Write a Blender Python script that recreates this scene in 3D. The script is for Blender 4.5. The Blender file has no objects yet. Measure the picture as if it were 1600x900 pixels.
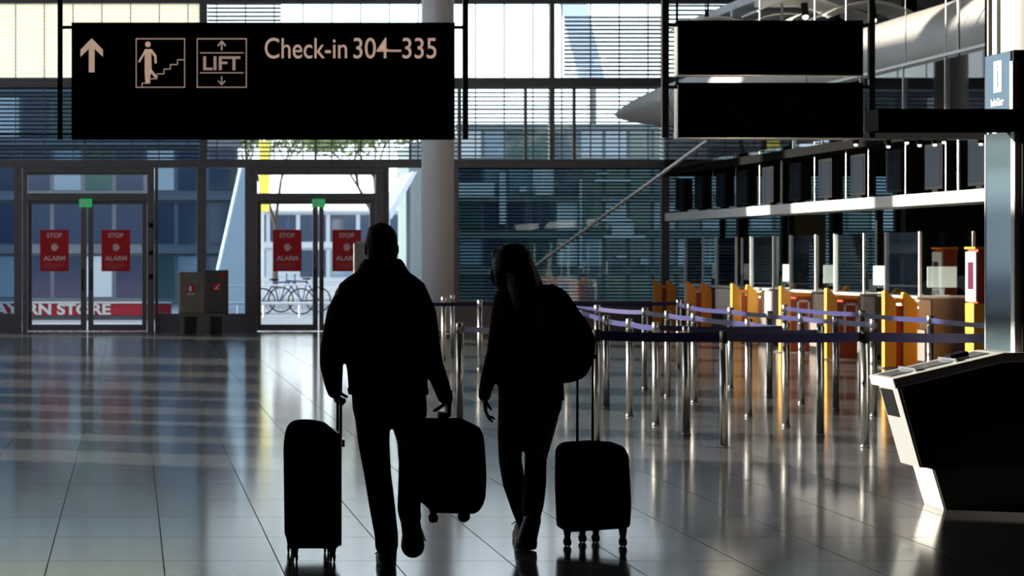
import bpy, bmesh, math, random
from mathutils import Vector, Matrix
random.seed(7)
S = bpy.context.scene
COL = S.collection
PI = math.pi

# ------------------------------------------------------------------ camera
F = 3200.0; VX, VY, EYE = 205.0, 398.0, 1.6
cam_data = bpy.data.cameras.new('camera'); cam = bpy.data.objects.new('camera', cam_data); COL.objects.link(cam)
cam.location = (0, 0, EYE); cam.rotation_euler = (PI/2, 0, 0)
cam_data.sensor_width = 36; cam_data.lens = 36*F/1600
cam_data.shift_x = (800-VX)/1600; cam_data.shift_y = -(450-VY)/1600
cam_data.clip_end = 400
cam_data.dof.use_dof = True; cam_data.dof.focus_distance = 10.9; cam_data.dof.aperture_fstop = 6.3
S.camera = cam
# ------------------------------------------------------------------ sky, sun, exposure
W = bpy.data.worlds.new('sky'); S.world = W; W.use_nodes = True
nt = W.node_tree; nt.nodes.clear()
wo = nt.nodes.new('ShaderNodeOutputWorld'); bg = nt.nodes.new('ShaderNodeBackground')
tc = nt.nodes.new('ShaderNodeTexCoord'); sep = nt.nodes.new('ShaderNodeSeparateXYZ'); cr = nt.nodes.new('ShaderNodeValToRGB')
nt.links.new(tc.outputs['Generated'], sep.inputs[0]); nt.links.new(sep.outputs['Z'], cr.inputs[0])
cr.color_ramp.elements[0].position = 0.0; cr.color_ramp.elements[0].color = (0.96, 0.97, 1.0, 1)
cr.color_ramp.elements[1].position = 0.5; cr.color_ramp.elements[1].color = (0.62, 0.72, 0.90, 1)
nt.links.new(cr.outputs[0], bg.inputs[0]); bg.inputs[1].default_value = 3.1
nt.links.new(bg.outputs[0], wo.inputs[0])
sd = bpy.data.lights.new('sun', 'SUN'); sun = bpy.data.objects.new('sun', sd); COL.objects.link(sun)
sd.energy = 14.0; sd.angle = math.radians(0.6); sd.color = (1.0, 0.93, 0.80)
SUNDIR = Vector((0.92, -0.28, -0.147)).normalized()
sun.rotation_euler = SUNDIR.to_track_quat('-Z', 'Y').to_euler(); sun.location = (-30, 40, 20)
S.view_settings.view_transform = 'Standard'; S.view_settings.look = 'None'
S.view_settings.exposure = 0.0; S.view_settings.gamma = 1.0; S.view_settings.use_curve_mapping = False

# ------------------------------------------------------------------ helpers
def P(px, py, d):
    """point seen at pixel px,py of the 1600x900 photo at distance d down the hall"""
    return Vector(((px-VX)*d/F, d, EYE-(py-VY)*d/F))
def gd(py): return EYE*F/(py-VY)

MATS = {}
def mat(name, col, rough=0.5, metal=0.0, spec=0.5, noise=0.0, nscale=8.0, emit=None, es=0.0, trans=None, coat=0.0, bump=0.0):
    if name in MATS: return MATS[name]
    m = bpy.data.materials.new(name); m.use_nodes = True; n = m.node_tree
    b = n.nodes['Principled BSDF']
    b.inputs['Base Color'].default_value = (*col, 1); b.inputs['Roughness'].default_value = rough
    b.inputs['Metallic'].default_value = metal; b.inputs['Specular IOR Level'].default_value = spec
    if coat: b.inputs['Coat Weight'].default_value = coat
    if emit: b.inputs['Emission Color'].default_value = (*emit, 1); b.inputs['Emission Strength'].default_value = es
    if noise or bump:
        t = n.nodes.new('ShaderNodeTexCoord'); ns = n.nodes.new('ShaderNodeTexNoise'); ns.inputs['Scale'].default_value = nscale
        ns.inputs['Detail'].default_value = 4
        n.links.new(t.outputs['Object'], ns.inputs['Vector'])
        if noise:
            mx = n.nodes.new('ShaderNodeValToRGB')
            mx.color_ramp.elements[0].position = .3; mx.color_ramp.elements[1].position = .7
            mx.color_ramp.elements[0].color = (*[c*(1-noise) for c in col], 1); mx.color_ramp.elements[1].color = (*[min(1, c*(1+noise)) for c in col], 1)
            n.links.new(ns.outputs['Fac'], mx.inputs[0]); n.links.new(mx.outputs[0], b.inputs['Base Color'])
        if bump:
            bp = n.nodes.new('ShaderNodeBump'); bp.inputs['Strength'].default_value = bump; bp.inputs['Distance'].default_value = .01
            n.links.new(ns.outputs['Fac'], bp.inputs['Height']); n.links.new(bp.outputs[0], b.inputs['Normal'])
    MATS[name] = m; return m
def glass(name, tint=(0.9, 0.95, 0.95), refl=(1, 1, 1), f=0.5):
    if name in MATS: return MATS[name]
    m = bpy.data.materials.new(name); m.use_nodes = True; n = m.node_tree; n.nodes.clear()
    o = n.nodes.new('ShaderNodeOutputMaterial'); t = n.nodes.new('ShaderNodeBsdfTransparent'); g = n.nodes.new('ShaderNodeBsdfGlossy')
    x = n.nodes.new('ShaderNodeMixShader'); fr = n.nodes.new('ShaderNodeFresnel'); fr.inputs['IOR'].default_value = 1.45
    t.inputs[0].default_value = (*tint, 1); g.inputs[0].default_value = (*refl, 1); g.inputs['Roughness'].default_value = 0.02
    n.links.new(fr.outputs[0], x.inputs[0]); n.links.new(t.outputs[0], x.inputs[1]); n.links.new(g.outputs[0], x.inputs[2])
    n.links.new(x.outputs[0], o.inputs[0]); MATS[name] = m; return m
def translucent(name, col, tr=0.5):
    if name in MATS: return MATS[name]
    m = bpy.data.materials.new(name); m.use_nodes = True; n = m.node_tree; n.nodes.clear()
    o = n.nodes.new('ShaderNodeOutputMaterial'); t = n.nodes.new('ShaderNodeBsdfTranslucent'); g = n.nodes.new('ShaderNodeBsdfDiffuse')
    x = n.nodes.new('ShaderNodeMixShader'); x.inputs[0].default_value = tr
    t.inputs[0].default_value = (*col, 1); g.inputs[0].default_value = (*col, 1)
    n.links.new(g.outputs[0], x.inputs[1]); n.links.new(t.outputs[0], x.inputs[2]); n.links.new(x.outputs[0], o.inputs[0])
    MATS[name] = m; return m

class MB:
    def __init__(s): s.bm = bmesh.new()
    def box(s, x0, x1, y0, y1, z0, z1, rz=0, piv=None):
        r = bmesh.ops.create_cube(s.bm, size=1)
        M = Matrix.Translation(((x0+x1)/2, (y0+y1)/2, (z0+z1)/2)) @ Matrix.Diagonal((abs(x1-x0), abs(y1-y0), abs(z1-z0), 1))
        if rz:
            c = piv or Vector(((x0+x1)/2, (y0+y1)/2, 0)); c = Vector(c)
            M = Matrix.Translation(c) @ Matrix.Rotation(rz, 4, 'Z') @ Matrix.Translation(-c) @ M
        bmesh.ops.transform(s.bm, matrix=M, verts=r['verts']); return s
    def cyl(s, a, b, r, r2=None, seg=16, cap=True):
        a = Vector(a); b = Vector(b); d = b-a; L = d.length
        if L < 1e-6: return s
        res = bmesh.ops.create_cone(s.bm, cap_ends=cap, segments=seg, radius1=r, radius2=r if r2 is None else r2, depth=L)
        M = Matrix.Translation((a+b)/2) @ d.to_track_quat('Z', 'Y').to_matrix().to_4x4()
        bmesh.ops.transform(s.bm, matrix=M, verts=res['verts']); return s
    def ball(s, c, rx, ry=None, rz=None, rot=None, u=16, v=10):
        ry = rx if ry is None else ry; rz = rx if rz is None else rz
        res = bmesh.ops.create_uvsphere(s.bm, u_segments=u, v_segments=v, radius=1)
        M = Matrix.Translation(c) @ (rot.to_4x4() if rot else Matrix.Identity(4)) @ Matrix.Diagonal((rx, ry, rz, 1))
        bmesh.ops.transform(s.bm, matrix=M, verts=res['verts']); return s
    def cap(s, a, ra, b, rb, seg=14):
        s.cyl(a, b, ra, rb, seg); s.ball(a, ra, u=seg, v=8); s.ball(b, rb, u=seg, v=8); return s
    def chain(s, pts):
        for (a, ra), (b, rb) in zip(pts, pts[1:]): s.cap(a, ra, b, rb)
        return s
    def loft(s, rings, closed=True):
        """rings: lists of points, same count"""
        vs = [[s.bm.verts.new(p) for p in r] for r in rings]; n = len(vs[0])
        for A, B in zip(vs, vs[1:]):
            for i in range(n): s.bm.faces.new((A[i], A[(i+1) % n], B[(i+1) % n], B[i]))
        if closed: s.bm.faces.new(list(reversed(vs[0]))); s.bm.faces.new(vs[-1])
        return s
    def ell(s, rings, n=24, pw=2.0):
        """rings: (cx, cy, cz, rx, ry) horizontal ellipses"""
        R = []
        for cx, cy, cz, rx, ry in rings:
            L = []
            for i in range(n):
                a = 2*PI*i/n; c, q = math.cos(a), math.sin(a)
                L.append((cx+rx*math.copysign(abs(c)**(2/pw), c), cy+ry*math.copysign(abs(q)**(2/pw), q), cz))
            R.append(L)
        return s.loft(R)
    def prism(s, poly, a0, a1, axis='y'):
        """poly of (u,v): extruded along axis. y: (x,z)  x: (y,z)  z: (x,y)"""
        def q(u, v, w): return {'y': (u, w, v), 'x': (w, u, v), 'z': (u, v, w)}[axis]
        A = [s.bm.verts.new(q(u, v, a0)) for u, v in poly]; B = [s.bm.verts.new(q(u, v, a1)) for u, v in poly]
        n = len(A); s.bm.faces.new(A); s.bm.faces.new(list(reversed(B)))
        for i in range(n): s.bm.faces.new((A[i], B[i], B[(i+1) % n], A[(i+1) % n]))
        return s
    def build(s, name, m, parent=None, bevel=0, smooth=False, kind=None, remesh=0, sm_it=0, seg=2):
        bmesh.ops.recalc_face_normals(s.bm, faces=s.bm.faces)
        if parent is not None:
            off = world_loc(parent); bmesh.ops.translate(s.bm, vec=-off, verts=s.bm.verts)
            loc = None
        else:
            xs = [v.co for v in s.bm.verts]
            loc = Vector(((min(v.x for v in xs)+max(v.x for v in xs))/2, (min(v.y for v in xs)+max(v.y for v in xs))/2, min(v.z for v in xs)))
            bmesh.ops.translate(s.bm, vec=-loc, verts=s.bm.verts)
        me = bpy.data.meshes.new(name); s.bm.to_mesh(me); s.bm.free()
        if smooth or remesh:
            for p in me.polygons: p.use_smooth = True
        me.materials.append(m)
        o = bpy.data.objects.new(name, me); COL.objects.link(o)
        if parent is not None: o.parent = parent
        else: o.location = loc
        if bevel:
            b = o.modifiers.new('bevel', 'BEVEL'); b.width = bevel; b.segments = seg; b.limit_method = 'ANGLE'; b.angle_limit = math.radians(35)
        if remesh:
            r = o.modifiers.new('remesh', 'REMESH'); r.mode = 'VOXEL'; r.voxel_size = remesh; r.use_smooth_shade = True
            if sm_it:
                q = o.modifiers.new('smooth', 'SMOOTH'); q.factor = .5; q.iterations = sm_it
        if kind: o['kind'] = kind
        return o
def world_loc(o):
    v = Vector(o.location); p = o.parent
    while p: v += Vector(p.location); p = p.parent
    return v
def thing(name, label, cat, loc, group=None, kind=None):
    o = bpy.data.objects.new(name, None); COL.objects.link(o); o.location = loc; o.empty_display_size = .1
    if label: o['label'] = label
    if cat: o['category'] = cat
    if group: o['group'] = group
    if kind: o['kind'] = kind
    return o
def tag(o, label, cat, group=None):
    o['label'] = label; o['category'] = cat
    if group: o['group'] = group
    return o
def dup(root, loc, label=None):
    def rec(o, par):
        c = o.copy(); COL.objects.link(c)
        if par: c.parent = par
        for ch in list(o.children): rec(ch, c)
        return c
    r = rec(root, None); r.location = loc
    if label: r['label'] = label
    return r
def text(name, s, m, parent, loc, size, sx=1.0, rot=(PI/2, 0, 0), width=None, bold=0.0, align='LEFT', ext=.002):
    cu = bpy.data.curves.new('t', 'FONT'); cu.body = s; cu.size = size; cu.extrude = ext; cu.offset = bold; cu.align_x = align
    t = bpy.data.objects.new('t', cu); COL.objects.link(t)
    bpy.context.view_layer.update()
    dg = bpy.context.evaluated_depsgraph_get()
    me = bpy.data.meshes.new_from_object(t.evaluated_get(dg)); bpy.data.objects.remove(t)
    w = max(v.co.x for v in me.vertices)-min(v.co.x for v in me.vertices)
    if width: sx = width/w
    x0 = min(v.co.x for v in me.vertices) if align == 'LEFT' else 0
    for v in me.vertices: v.co.x = (v.co.x-x0)*sx
    me.materials.clear(); me.materials.append(m)
    o = bpy.data.objects.new(name, me); COL.objects.link(o)
    if parent: o.parent = parent; o.location = Vector(loc)-world_loc(parent)
    else: o.location = loc
    o.rotation_euler = rot
    return o
ORD = ['first', 'second', 'third', 'fourth', 'fifth', 'sixth', 'seventh', 'eighth', 'ninth', 'tenth', 'eleventh', 'twelfth', 'thirteenth', 'fourteenth', 'fifteenth']

# materials
BLK = mat('black_metal', (.004, .004, .004), .6, spec=.2)
FRAME = mat('anodised_frame', (.17, .16, .17), .45, .3, noise=.12)
STEEL = mat('brushed_steel', (.72, .70, .66), .27, 1.0)
DSTEEL = mat('cabinet_steel', (.30, .28, .25), .38, .7, noise=.15)
WHITE = mat('white_laminate', (.78, .77, .74), .4)
LGREY = mat('light_grey_paint', (.42, .43, .45), .5, noise=.06)
BROWN = mat('taupe_laminate', (.20, .17, .145), .5, noise=.1)
ORANGE = mat('orange_panel', (.92, .30, .02), .45)
YELL = mat('yellow_panel', (.95, .44, .035), .45)
RED = mat('dark_red_panel', (.42, .055, .015), .5)
NAVY = mat('navy_webbing', (.012, .012, .085), .42, noise=.2, nscale=60)
GL = glass('clear_glass')
GLD = glass('tinted_glass', (.55, .66, .72))
GLT = glass('teal_glass', (.50, .62, .64))
CLOTH = mat('black_wool_cloth', (.008, .008, .009), .9, spec=.1, bump=.3, nscale=300)
DENIM = mat('dark_denim', (.008, .009, .013), .9, spec=.1, bump=.3, nscale=300)
LEATHER = mat('black_leather', (.008, .008, .008), .5, spec=.2)
SKIN = mat('skin', (.16, .085, .06), .6, noise=.1)
HAIRD = mat('dark_brown_hair', (.010, .007, .005), .7, spec=.2, bump=.6, nscale=120)
HAIRB = mat('auburn_brown_hair', (.045, .016, .009), .55, spec=.3, bump=.6, nscale=120)
SHELL = mat('black_hard_shell', (.003, .003, .0035), .95, spec=.0)
RUB = mat('black_rubber', (.006, .006, .006), .8, spec=.1)
FABRIC = mat('black_nylon', (.005, .005, .006), .95, spec=.02)

# ------------------------------------------------------------------ the hall shell
D = 42.7                                   # facade distance
fx = lambda px: (px-VX)*D/F
fz = lambda py: EYE-(py-VY)*D/F
XL, XR, YB = -13.0, 16.0, -8.0
CEIL = 12.0
# floor: polished stone slabs
m = bpy.data.materials.new('polished_stone'); m.use_nodes = True; n = m.node_tree; b = n.nodes['Principled BSDF']
t = n.nodes.new('ShaderNodeTexCoord'); mp = n.nodes.new('ShaderNodeMapping'); mp.inputs['Location'].default_value = (-.168, .1, 0)
br = n.nodes.new('ShaderNodeTexBrick'); br.offset = 0; br.squash = 1
br.inputs['Scale'].default_value = 1; br.inputs['Brick Width'].default_value = .6; br.inputs['Row Height'].default_value = .9
br.inputs['Mortar Size'].default_value = .0035; br.inputs['Mortar Smooth'].default_value = .2
br.inputs['Color1'].default_value = (.15, .148, .145, 1); br.inputs['Color2'].default_value = (.17, .168, .165, 1); br.inputs['Mortar'].default_value = (.01, .01, .01, 1)
geo = n.nodes.new('ShaderNodeNewGeometry')
n.links.new(geo.outputs['Position'], mp.inputs[0]); n.links.new(mp.outputs[0], br.inputs['Vector']); n.links.new(br.outputs['Color'], b.inputs['Base Color'])
ns = n.nodes.new('ShaderNodeTexNoise'); ns.inputs['Scale'].default_value = .7; n.links.new(geo.outputs['Position'], ns.inputs['Vector'])
mr = n.nodes.new('ShaderNodeMapRange'); mr.inputs['To Min'].default_value = .10; mr.inputs['To Max'].default_value = .14
n.links.new(ns.outputs['Fac'], mr.inputs[0])
mix = n.nodes.new('ShaderNodeMix'); mix.data_type = 'FLOAT'
n.links.new(br.outputs['Fac'], mix.inputs[0]); n.links.new(mr.outputs[0], mix.inputs[2]); mix.inputs[3].default_value = .8
n.links.new(mix.outputs[0], b.inputs['Roughness'])
b.inputs['Specular IOR Level'].default_value = .5
STONE = m
MB().box(XL, XR, YB, D+.3, -.2, 0).build('floor', STONE, kind='structure')
DARK = mat('dark_plaster', (.05, .05, .052), .8)
MB().box(XL-.3, XR+.3, YB-.3, YB, 0, CEIL).build('wall_back', DARK, kind='structure')
MB().box(XL-.3, XR+.3, YB, D+.3, CEIL, CEIL+.3).build('ceiling', DARK, kind='structure')
# left wall: solid beside the camera, unseen openings beyond cut to aim sun patches
w = MB()
openings = [(17.8, 19.2, 2.9, 4.1), (17.8, 19.2, 4.9, 6.3)] + [(a_, c_, 2.6, 7.4) for a_, c_ in ((21.2, 23.2), (24.0, 26.6), (27.6, 29.0), (30.2, 33.0), (33.8, 37.2), (38.0, 41.8))] \
    + [(a_, c_, 8.7, 11.0) for a_, c_ in ((27.0, 31.0), (32.0, 36.0), (37.0, 41.8))] + [(a_, c_, 1.3, 2.4) for a_, c_ in ((19.6, 20.6), (21.5, 22.2), (23.3, 23.8), (24.6, 25.6), (26.7, 27.2), (28.2, 29.8), (31.0, 32.2), (34, 36))]
ysx = sorted({YB, D+.3, *[o[0] for o in openings], *[o[1] for o in openings]}); zsx = sorted({0, CEIL, *[o[2] for o in openings], *[o[3] for o in openings]})
for y0, y1 in zip(ysx, ysx[1:]):
    z_start = None
    for z0, z1 in zip(zsx, zsx[1:]):
        op = any(o[0] <= y0 and y1 <= o[1] and o[2] <= z0 and z1 <= o[3] for o in openings)
        if not op: w.box(XL-.3, XL, y0, y1, z0, z1)
w.build('wall_left', DARK, kind='structure')
# right wall behind the check-in counters
MB().box(XR, XR+.3, YB, D+.3, 0, CEIL).build('wall_right', mat('dark_green_plaster', (.008, .010, .010), .9, spec=0), kind='structure')

# ------------------------------------------------------------------ glazed front
def barpx(mb, x0, x1, y0, y1, t=.12, dd=0):
    mb.box(fx(x0), fx(x1), D+dd, D+dd+t, fz(y1), fz(y0))
root = thing('trim_1', None, None, (fx(400), D, 0), kind='structure')
f = MB()
barpx(f, -420, 1560, 250, 262, .22, -.05); barpx(f, -420, 1560, 122, 136, .3, -.1); barpx(f, -420, 1560, -6, 5, .2)
f.build('cross_beam', FRAME, root)
f = MB()
for a, c in ((312, 324), (860, 867), (1036, 1046), (-230, -218)): barpx(f, a, c, -420, 250, .2, .02)
for a, c in ((716, 721), (820, 824), (896, 900), (492, 495), (131, 134), (640, 643)): barpx(f, a, c, 136, 250, .1, .02)
f.build('mullion', FRAME, root)
f = MB()
for y in (169, 209): barpx(f, -420, 1560, y, y+2.2, .04, .05)
f.build('tension_rail', BLK, root)
f = MB()
for i in range(-9, 30):
    x = 24+i*45
    barpx(f, x-.8, x+.8, -400, 250, .02, .07)
for y in (-60, -130, -200): barpx(f, -420, 1560, y, y+6, .1, .02)
f.build('cable', FRAME, root)
# ground-floor posts and sills
f = MB()
for a, c in ((22, 34), (242, 247), (308, 322), (383, 400), (600, 608), (709, 717), (1034, 1046), (-90, -78), (-200, -185)):
    barpx(f, a, c, 262, 519, .16)
for a, c in ((-400, 22), (247, 383), (608, 709)): barpx(f, a, c, 490, 519, .1, .02)
barpx(f, 717, 1560, 470, 519, .14, .0)
f.build('post', FRAME, root)
k = 0
panes = [(-420, -230, -400, 122, GL), (-218, 312, -400, 122, GL), (324, 860, -400, 122, GL), (867, 1036, -400, 122, GL), (1046, 1560, -400, 122, GL),
         (-420, 312, 136, 250, GLD), (324, 860, 136, 250, GL), (867, 1560, 136, 250, GL),
         (-400, -200, 262, 490, GLD), (-185, -90, 262, 490, GLD), (-78, 22, 262, 490, GLD), (247, 308, 262, 490, GLD), (322, 383, 262, 490, GLD), (608, 709, 262, 490, GL),
         (717, 1034, 262, 470, GLT), (1046, 1560, 262, 470, GLT)]
SLATW = translucent('cream_blind_slat', (.97, .93, .80), .82)
SLATG = mat('grey_blind_slat', (.17, .20, .21), .6)
SLATL = mat('pale_blind_slat', (.38, .42, .44), .6)
SLATD = mat('teal_blind_slat', (.055, .075, .085), .45)
def slats(mb, x0, x1, y0, y1, pitch, h, dd, tilt=0):
    y = y0
    while y < y1:
        barpx(mb, x0, x1, y, y+h, .05, dd); y += pitch
for i, (a, c, y0, y1, g) in enumerate(panes):
    r = thing('window_%d' % (i+1), None, None, (fx((a+c)/2), D+.1, fz(y1)), kind='structure')
    q = MB(); barpx(q, a, c, y0, y1, .012, .1); q.build('pane', g, r)
    s = MB()
    if i in (0, 1): slats(s, a, c, y0, y1, 6.4, 5.6, .16); s.build('blind', SLATW, r)
    elif i == 2: slats(s, 325, 440, y0, y1, 6.4, 3.0, .16); s.build('blind', SLATL, r)
    elif i == 3: slats(s, 884, c, 24, y1, 6.4, 3.2, .16); s.build('blind', SLATL, r)
    elif i == 4: slats(s, a, c, y0, y1, 7, 3.0, .16); s.build('blind', SLATL, r)
    elif i == 5: slats(s, a, c, y0, y1, 6.4, 2.6, .16); s.build('blind', SLATG, r)
    elif i == 6: slats(s, a, c, y0, y1, 6.6, 2.3, .16); s.build('blind', SLATG, r)
    elif i == 7: slats(s, a, c, y0, y1, 6.6, 2.3, .16); s.build('blind', SLATG, r)
    elif i in (14, 15): slats(s, a, c, y0, y1, 5.2, 2.6, .16); s.build('blind', SLATD, r)
    else: s.bm.free()

# door sets
GREEN = mat('green_exit_face', (.02, .35, .10), .5, emit=(.06, .75, .22), es=.3)
WTXT = mat('white_lettering', (.85, .85, .85), .5)
def door_set(idx, x0, x1, l0, l1, c0, c1, r0, r1, t0, t1):
    r = thing('door_%d' % idx, None, None, (fx((x0+x1)/2), D, 0), kind='structure')
    f = MB(); 
    barpx(f, x0, x1, 262, 270, .2, -.04); barpx(f, x0, t0, 270, 519, .2, -.04); barpx(f, t1, x1, 270, 519, .2, -.04)
    barpx(f, t0, t1, 302, 314, .2, -.04); barpx(f, t0, t1, 270, 273, .06, .05)
    f.build('frame', FRAME, r, bevel=.008)
    q = MB(); barpx(q, t0, t1, 273, 302, .012, .08); q.build('transom_pane', GL, r)
    for a, c, side, nm in ((t0, (c0+c1)/2-.6, 1, (l0, l1)), ((c0+c1)/2+.6, t1, -1, (r0, r1))):
        g0, g1 = nm; lf = MB()
        barpx(lf, a+.5, g0, 314, 517, .07, .02); barpx(lf, g1, c-.5, 314, 517, .07, .02)
        barpx(lf, g0, g1, 314, 319, .07, .02); barpx(lf, g0, g1, 507, 517, .07, .02)
        L = lf.build('door_leaf', FRAME, r, bevel=.006)
        q = MB(); barpx(q, g0, g1, 319, 507, .012, .05); q.build('pane', GL, L)
        h = MB(); hx = fx(g1+3) if side == 1 else fx(g0-3)
        h.cyl((hx, D-.05, .85), (hx, D-.05, 1.3), .014, seg=10); h.cyl((hx, D-.05, .9), (hx, D+.03, .9), .01, seg=8); h.cyl((hx, D-.05, 1.25), (hx, D+.03, 1.25), .01, seg=8)
        h.build('handle', BLK, L, smooth=True)
    b = MB(); bx = (t1+x1)/2
    for y in (352, 395, 432): b.box(fx(bx)-.04, fx(bx)+.04, D-.08, D-.04, fz(y)-.05, fz(y)+.05)
    b.build('push_button', BLK, r, bevel=.01)
    return r
door_set(1, 35, 241, 50, 126, 127, 146, 146, 222, 43, 230)
door_set(2, 400, 600, 408, 489, 490, 506, 506, 578, 402, 587)
for i, (x, lb) in enumerate(((134, 'green lit emergency exit sign above the left glass double door'), (497, 'green lit emergency exit sign above the glass double door behind the man'))):
    r = thing('exit_sign', lb, 'sign', (fx(x), D-.1, fz(324)), 'green exit signs over the doors')
    MB().box(fx(x-10), fx(x+10), D-.12, D-.05, fz(324), fz(311)).build('housing', GREEN, r, bevel=.006)
    q = MB(); q.box(fx(x-2), fx(x+7), D-.124, D-.12, fz(318), fz(316.5)); q.box(fx(x-7), fx(x-3), D-.124, D-.12, fz(322), fz(313)); q.build('pictogram', WTXT, r)

# warning posters
RPOST = mat('red_poster_print', (.56, .012, .02), .5)
PTXT = mat('pink_white_print', (.80, .62, .62), .5)
posters = [(85, 'leftmost red STOP ALARM poster on the left double door'), (181, 'red STOP ALARM poster on right leaf of the left double door'),
           (449, 'red STOP ALARM poster on left leaf of the door behind the man'), (542, 'red STOP ALARM poster partly hidden by the man, beside his head')]
for i, (x, lb) in enumerate(posters):
    r = thing('warning_poster', lb, 'poster', (fx(x), D+.03, fz(424)), 'red stop alarm posters on the glass doors')
    MB().box(fx(x-22.5), fx(x+22.5), D+.032, D+.040, fz(424), fz(359)).build('sheet', RPOST, r)
    text('lettering', 'STOP', PTXT, r, (fx(x-12), D+.030, fz(371)), .13, width=fx(x+12)-fx(x-12), bold=.004)
    text('lettering', 'ALARM', PTXT, r, (fx(x-17), D+.030, fz(407)), .135, width=fx(x+17)-fx(x-17), bold=.004)
    h = MB(); cx, cz = fx(x), fz(388); y = D+.028
    h.ball((cx, y, cz), .062, .004, .055)
    for q, (dx, L) in enumerate(((-.045, .075), (-.016, .10), (.014, .10), (.042, .08))):
        h.cyl((cx+dx*.8, y, cz), (cx+dx*1.2, y, cz+L), .013, seg=8)
    h.cyl((cx+.04, y, cz-.02), (cx+.09, y, cz+.035), .014, seg=8)
    h.build('hand_symbol', PTXT, r)
    q = MB()
    for yy in (412, 415, 418): q.box(fx(x-16), fx(x+(6 if yy == 418 else 14)), D+.030, D+.032, fz(yy+.8), fz(yy))
    q.build('small_print', mat('dull_red_print', (.60, .20, .18), .5), r)

# cylindrical column near the facade
dC = 40.0
r = thing('column', 'grey round column behind the walking man, right of the doors', 'column', (P(684, 0, dC).x, dC, 0))
MB().cyl((P(684, 0, dC).x, dC, 0), (P(684, 0, dC).x, dC, CEIL), .315, seg=48).build('shaft', mat('pale_column_paint', (.74, .75, .80), .45), r, smooth=True)
MB().cyl((P(684, 0, dC).x, dC, 0), (P(684, 0, dC).x, dC, .12), .33, seg=48).build('base_ring', STEEL, r, smooth=True)

# steel fire-hose cabinets
dF = 41.4
def cab(name, x0, x1, y0, y1, lab, m1):
    a = P(x0, y1, dF); c = P(x1, y0, dF)
    r = thing(name, lab, 'cabinet', ((a.x+c.x)/2, dF, 0), 'steel fire cabinets between the doors')
    MB().box(a.x, c.x, dF, dF+.35, a.z, c.z).build('body', m1, r, bevel=.012)
    MB().box(a.x+.03, c.x-.03, dF-.02, dF+.0, a.z+.03, c.z-.03).build('door', m1, r, bevel=.006)
    s = MB(); s.box(a.x+.05, a.x+.12, dF+.04, dF+.3, 0, a.z); s.box(c.x-.12, c.x-.05, dF+.04, dF+.3, 0, a.z); s.box(a.x+.03, c.x-.03, dF+.02, dF+.32, a.z-.06, a.z)
    s.box(a.x+.12, c.x-.12, dF+.26, dF+.3, 0, a.z-.04); s.build('stand', FRAME, r)
    return r, a, c
RSYM = mat('red_symbol', (.50, .01, .03), .5)
r, a, c = cab('fire_cabinet', 279, 317, 425, 490, 'lighter left steel fire cabinet with fire symbol', DSTEEL)
q = MB(); o = P(298, 458, dF); q.box(o.x-.08, o.x+.08, dF-.026, dF-.021, o.z+.02, o.z+.16); q.build('symbol_plate', RSYM, r)
q = MB(); q.ball((o.x-.01, dF-.028, o.z+.09), .035, .004, .06); q.box(o.x-.08, o.x+.08, dF-.026, dF-.021, o.z-.03, o.z-.005); q.build('flame', WTXT, r)
r, a, c = cab('fire_cabinet', 319, 357, 422, 490, 'darker right steel fire cabinet with two red symbols', mat('dark_cabinet_steel', (.12, .11, .11), .4, .6, noise=.15))
o = P(339, 449, dF); q = MB(); q.box(o.x-.09, o.x+.09, dF-.026, dF-.021, o.z-.07, o.z+.09)
q.build('red_symbol', RSYM, r); q = MB(); o2 = P(349, 430, dF); q.cyl((o2.x, dF-.03, o2.z), (o2.x, dF-.02, o2.z), .06, seg=20); q.build('red_symbol', RSYM, r)
q = MB(); q.cyl((o.x-.05, dF-.028, o.z-.04), (o.x+.05, dF-.028, o.z+.06), .01, seg=6); q.cyl((o.x-.02, dF-.028, o.z+.02), (o.x+.03, dF-.028, o.z-.05), .01, seg=6); q.build('hose_mark', WTXT, r)

# small framed info stand in front of the door behind the man's shoulder
dI = 30.0
a = P(553, 440, dI); c = P(568, 377, dI)
r = thing('info_stand', 'slim white framed info stand beside the man\'s left shoulder', 'info stand', ((a.x+c.x)/2, dI, 0))
s = MB(); s.box(a.x, a.x+.03, dI, dI+.04, 0, c.z); s.box(c.x-.0+.16, c.x+.19, dI, dI+.04, 0, c.z); s.box(a.x, c.x+.19, dI, dI+.04, c.z-.03, c.z); s.build('frame', WHITE, r)
MB().box(a.x+.03, c.x+.16, dI+.01, dI+.02, .9, c.z-.03).build('panel', mat('pale_poster', (.5, .5, .48), .5), r)
MB().box(a.x-.08, c.x+.27, dI-.15, dI+.2, 0, .02).build('foot_plate', STEEL, r, bevel=.004)

# ------------------------------------------------------------------ outside
MB().box(-70, 80, D+.3, 160, -.25, -.02).build('floor_outside', mat('forecourt_paving', (.22, .22, .23), .8, noise=.15, nscale=.6), kind='structure')
def building(name, label, x0, x1, d, depth, ytop, wallm, glassm, floors, cols, band=None, skew=None):
    a = P(x0, 518, d); c = P(x1, ytop, d)
    r = thing(name, label, 'building', ((a.x+c.x)/2, d, 0))
    MB().box(a.x, c.x, d, d+depth, 0, c.z).build('wall', wallm, r)
    H = c.z; W_ = c.x-a.x
    fr = MB(); 
    for i in range(floors):
        z0 = H*(i+.14)/floors; z1 = H*(i+.90)/floors
        for j in range(cols):
            xa = a.x+W_*(j+.07)/cols; xb = a.x+W_*(j+.93)/cols
            MB().box(xa, xb, d-.03, d+.02, z0, z1).build('window', glassm[(i*7+j*5+(i*j) % 3) % len(glassm)], r)
    for i in range(floors+1): fr.box(a.x-.1, c.x+.1, d-.14, d, H*i/floors-.08, H*i/floors+.08)
    fr.build('cornice', wallm, r)
    return r
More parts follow.
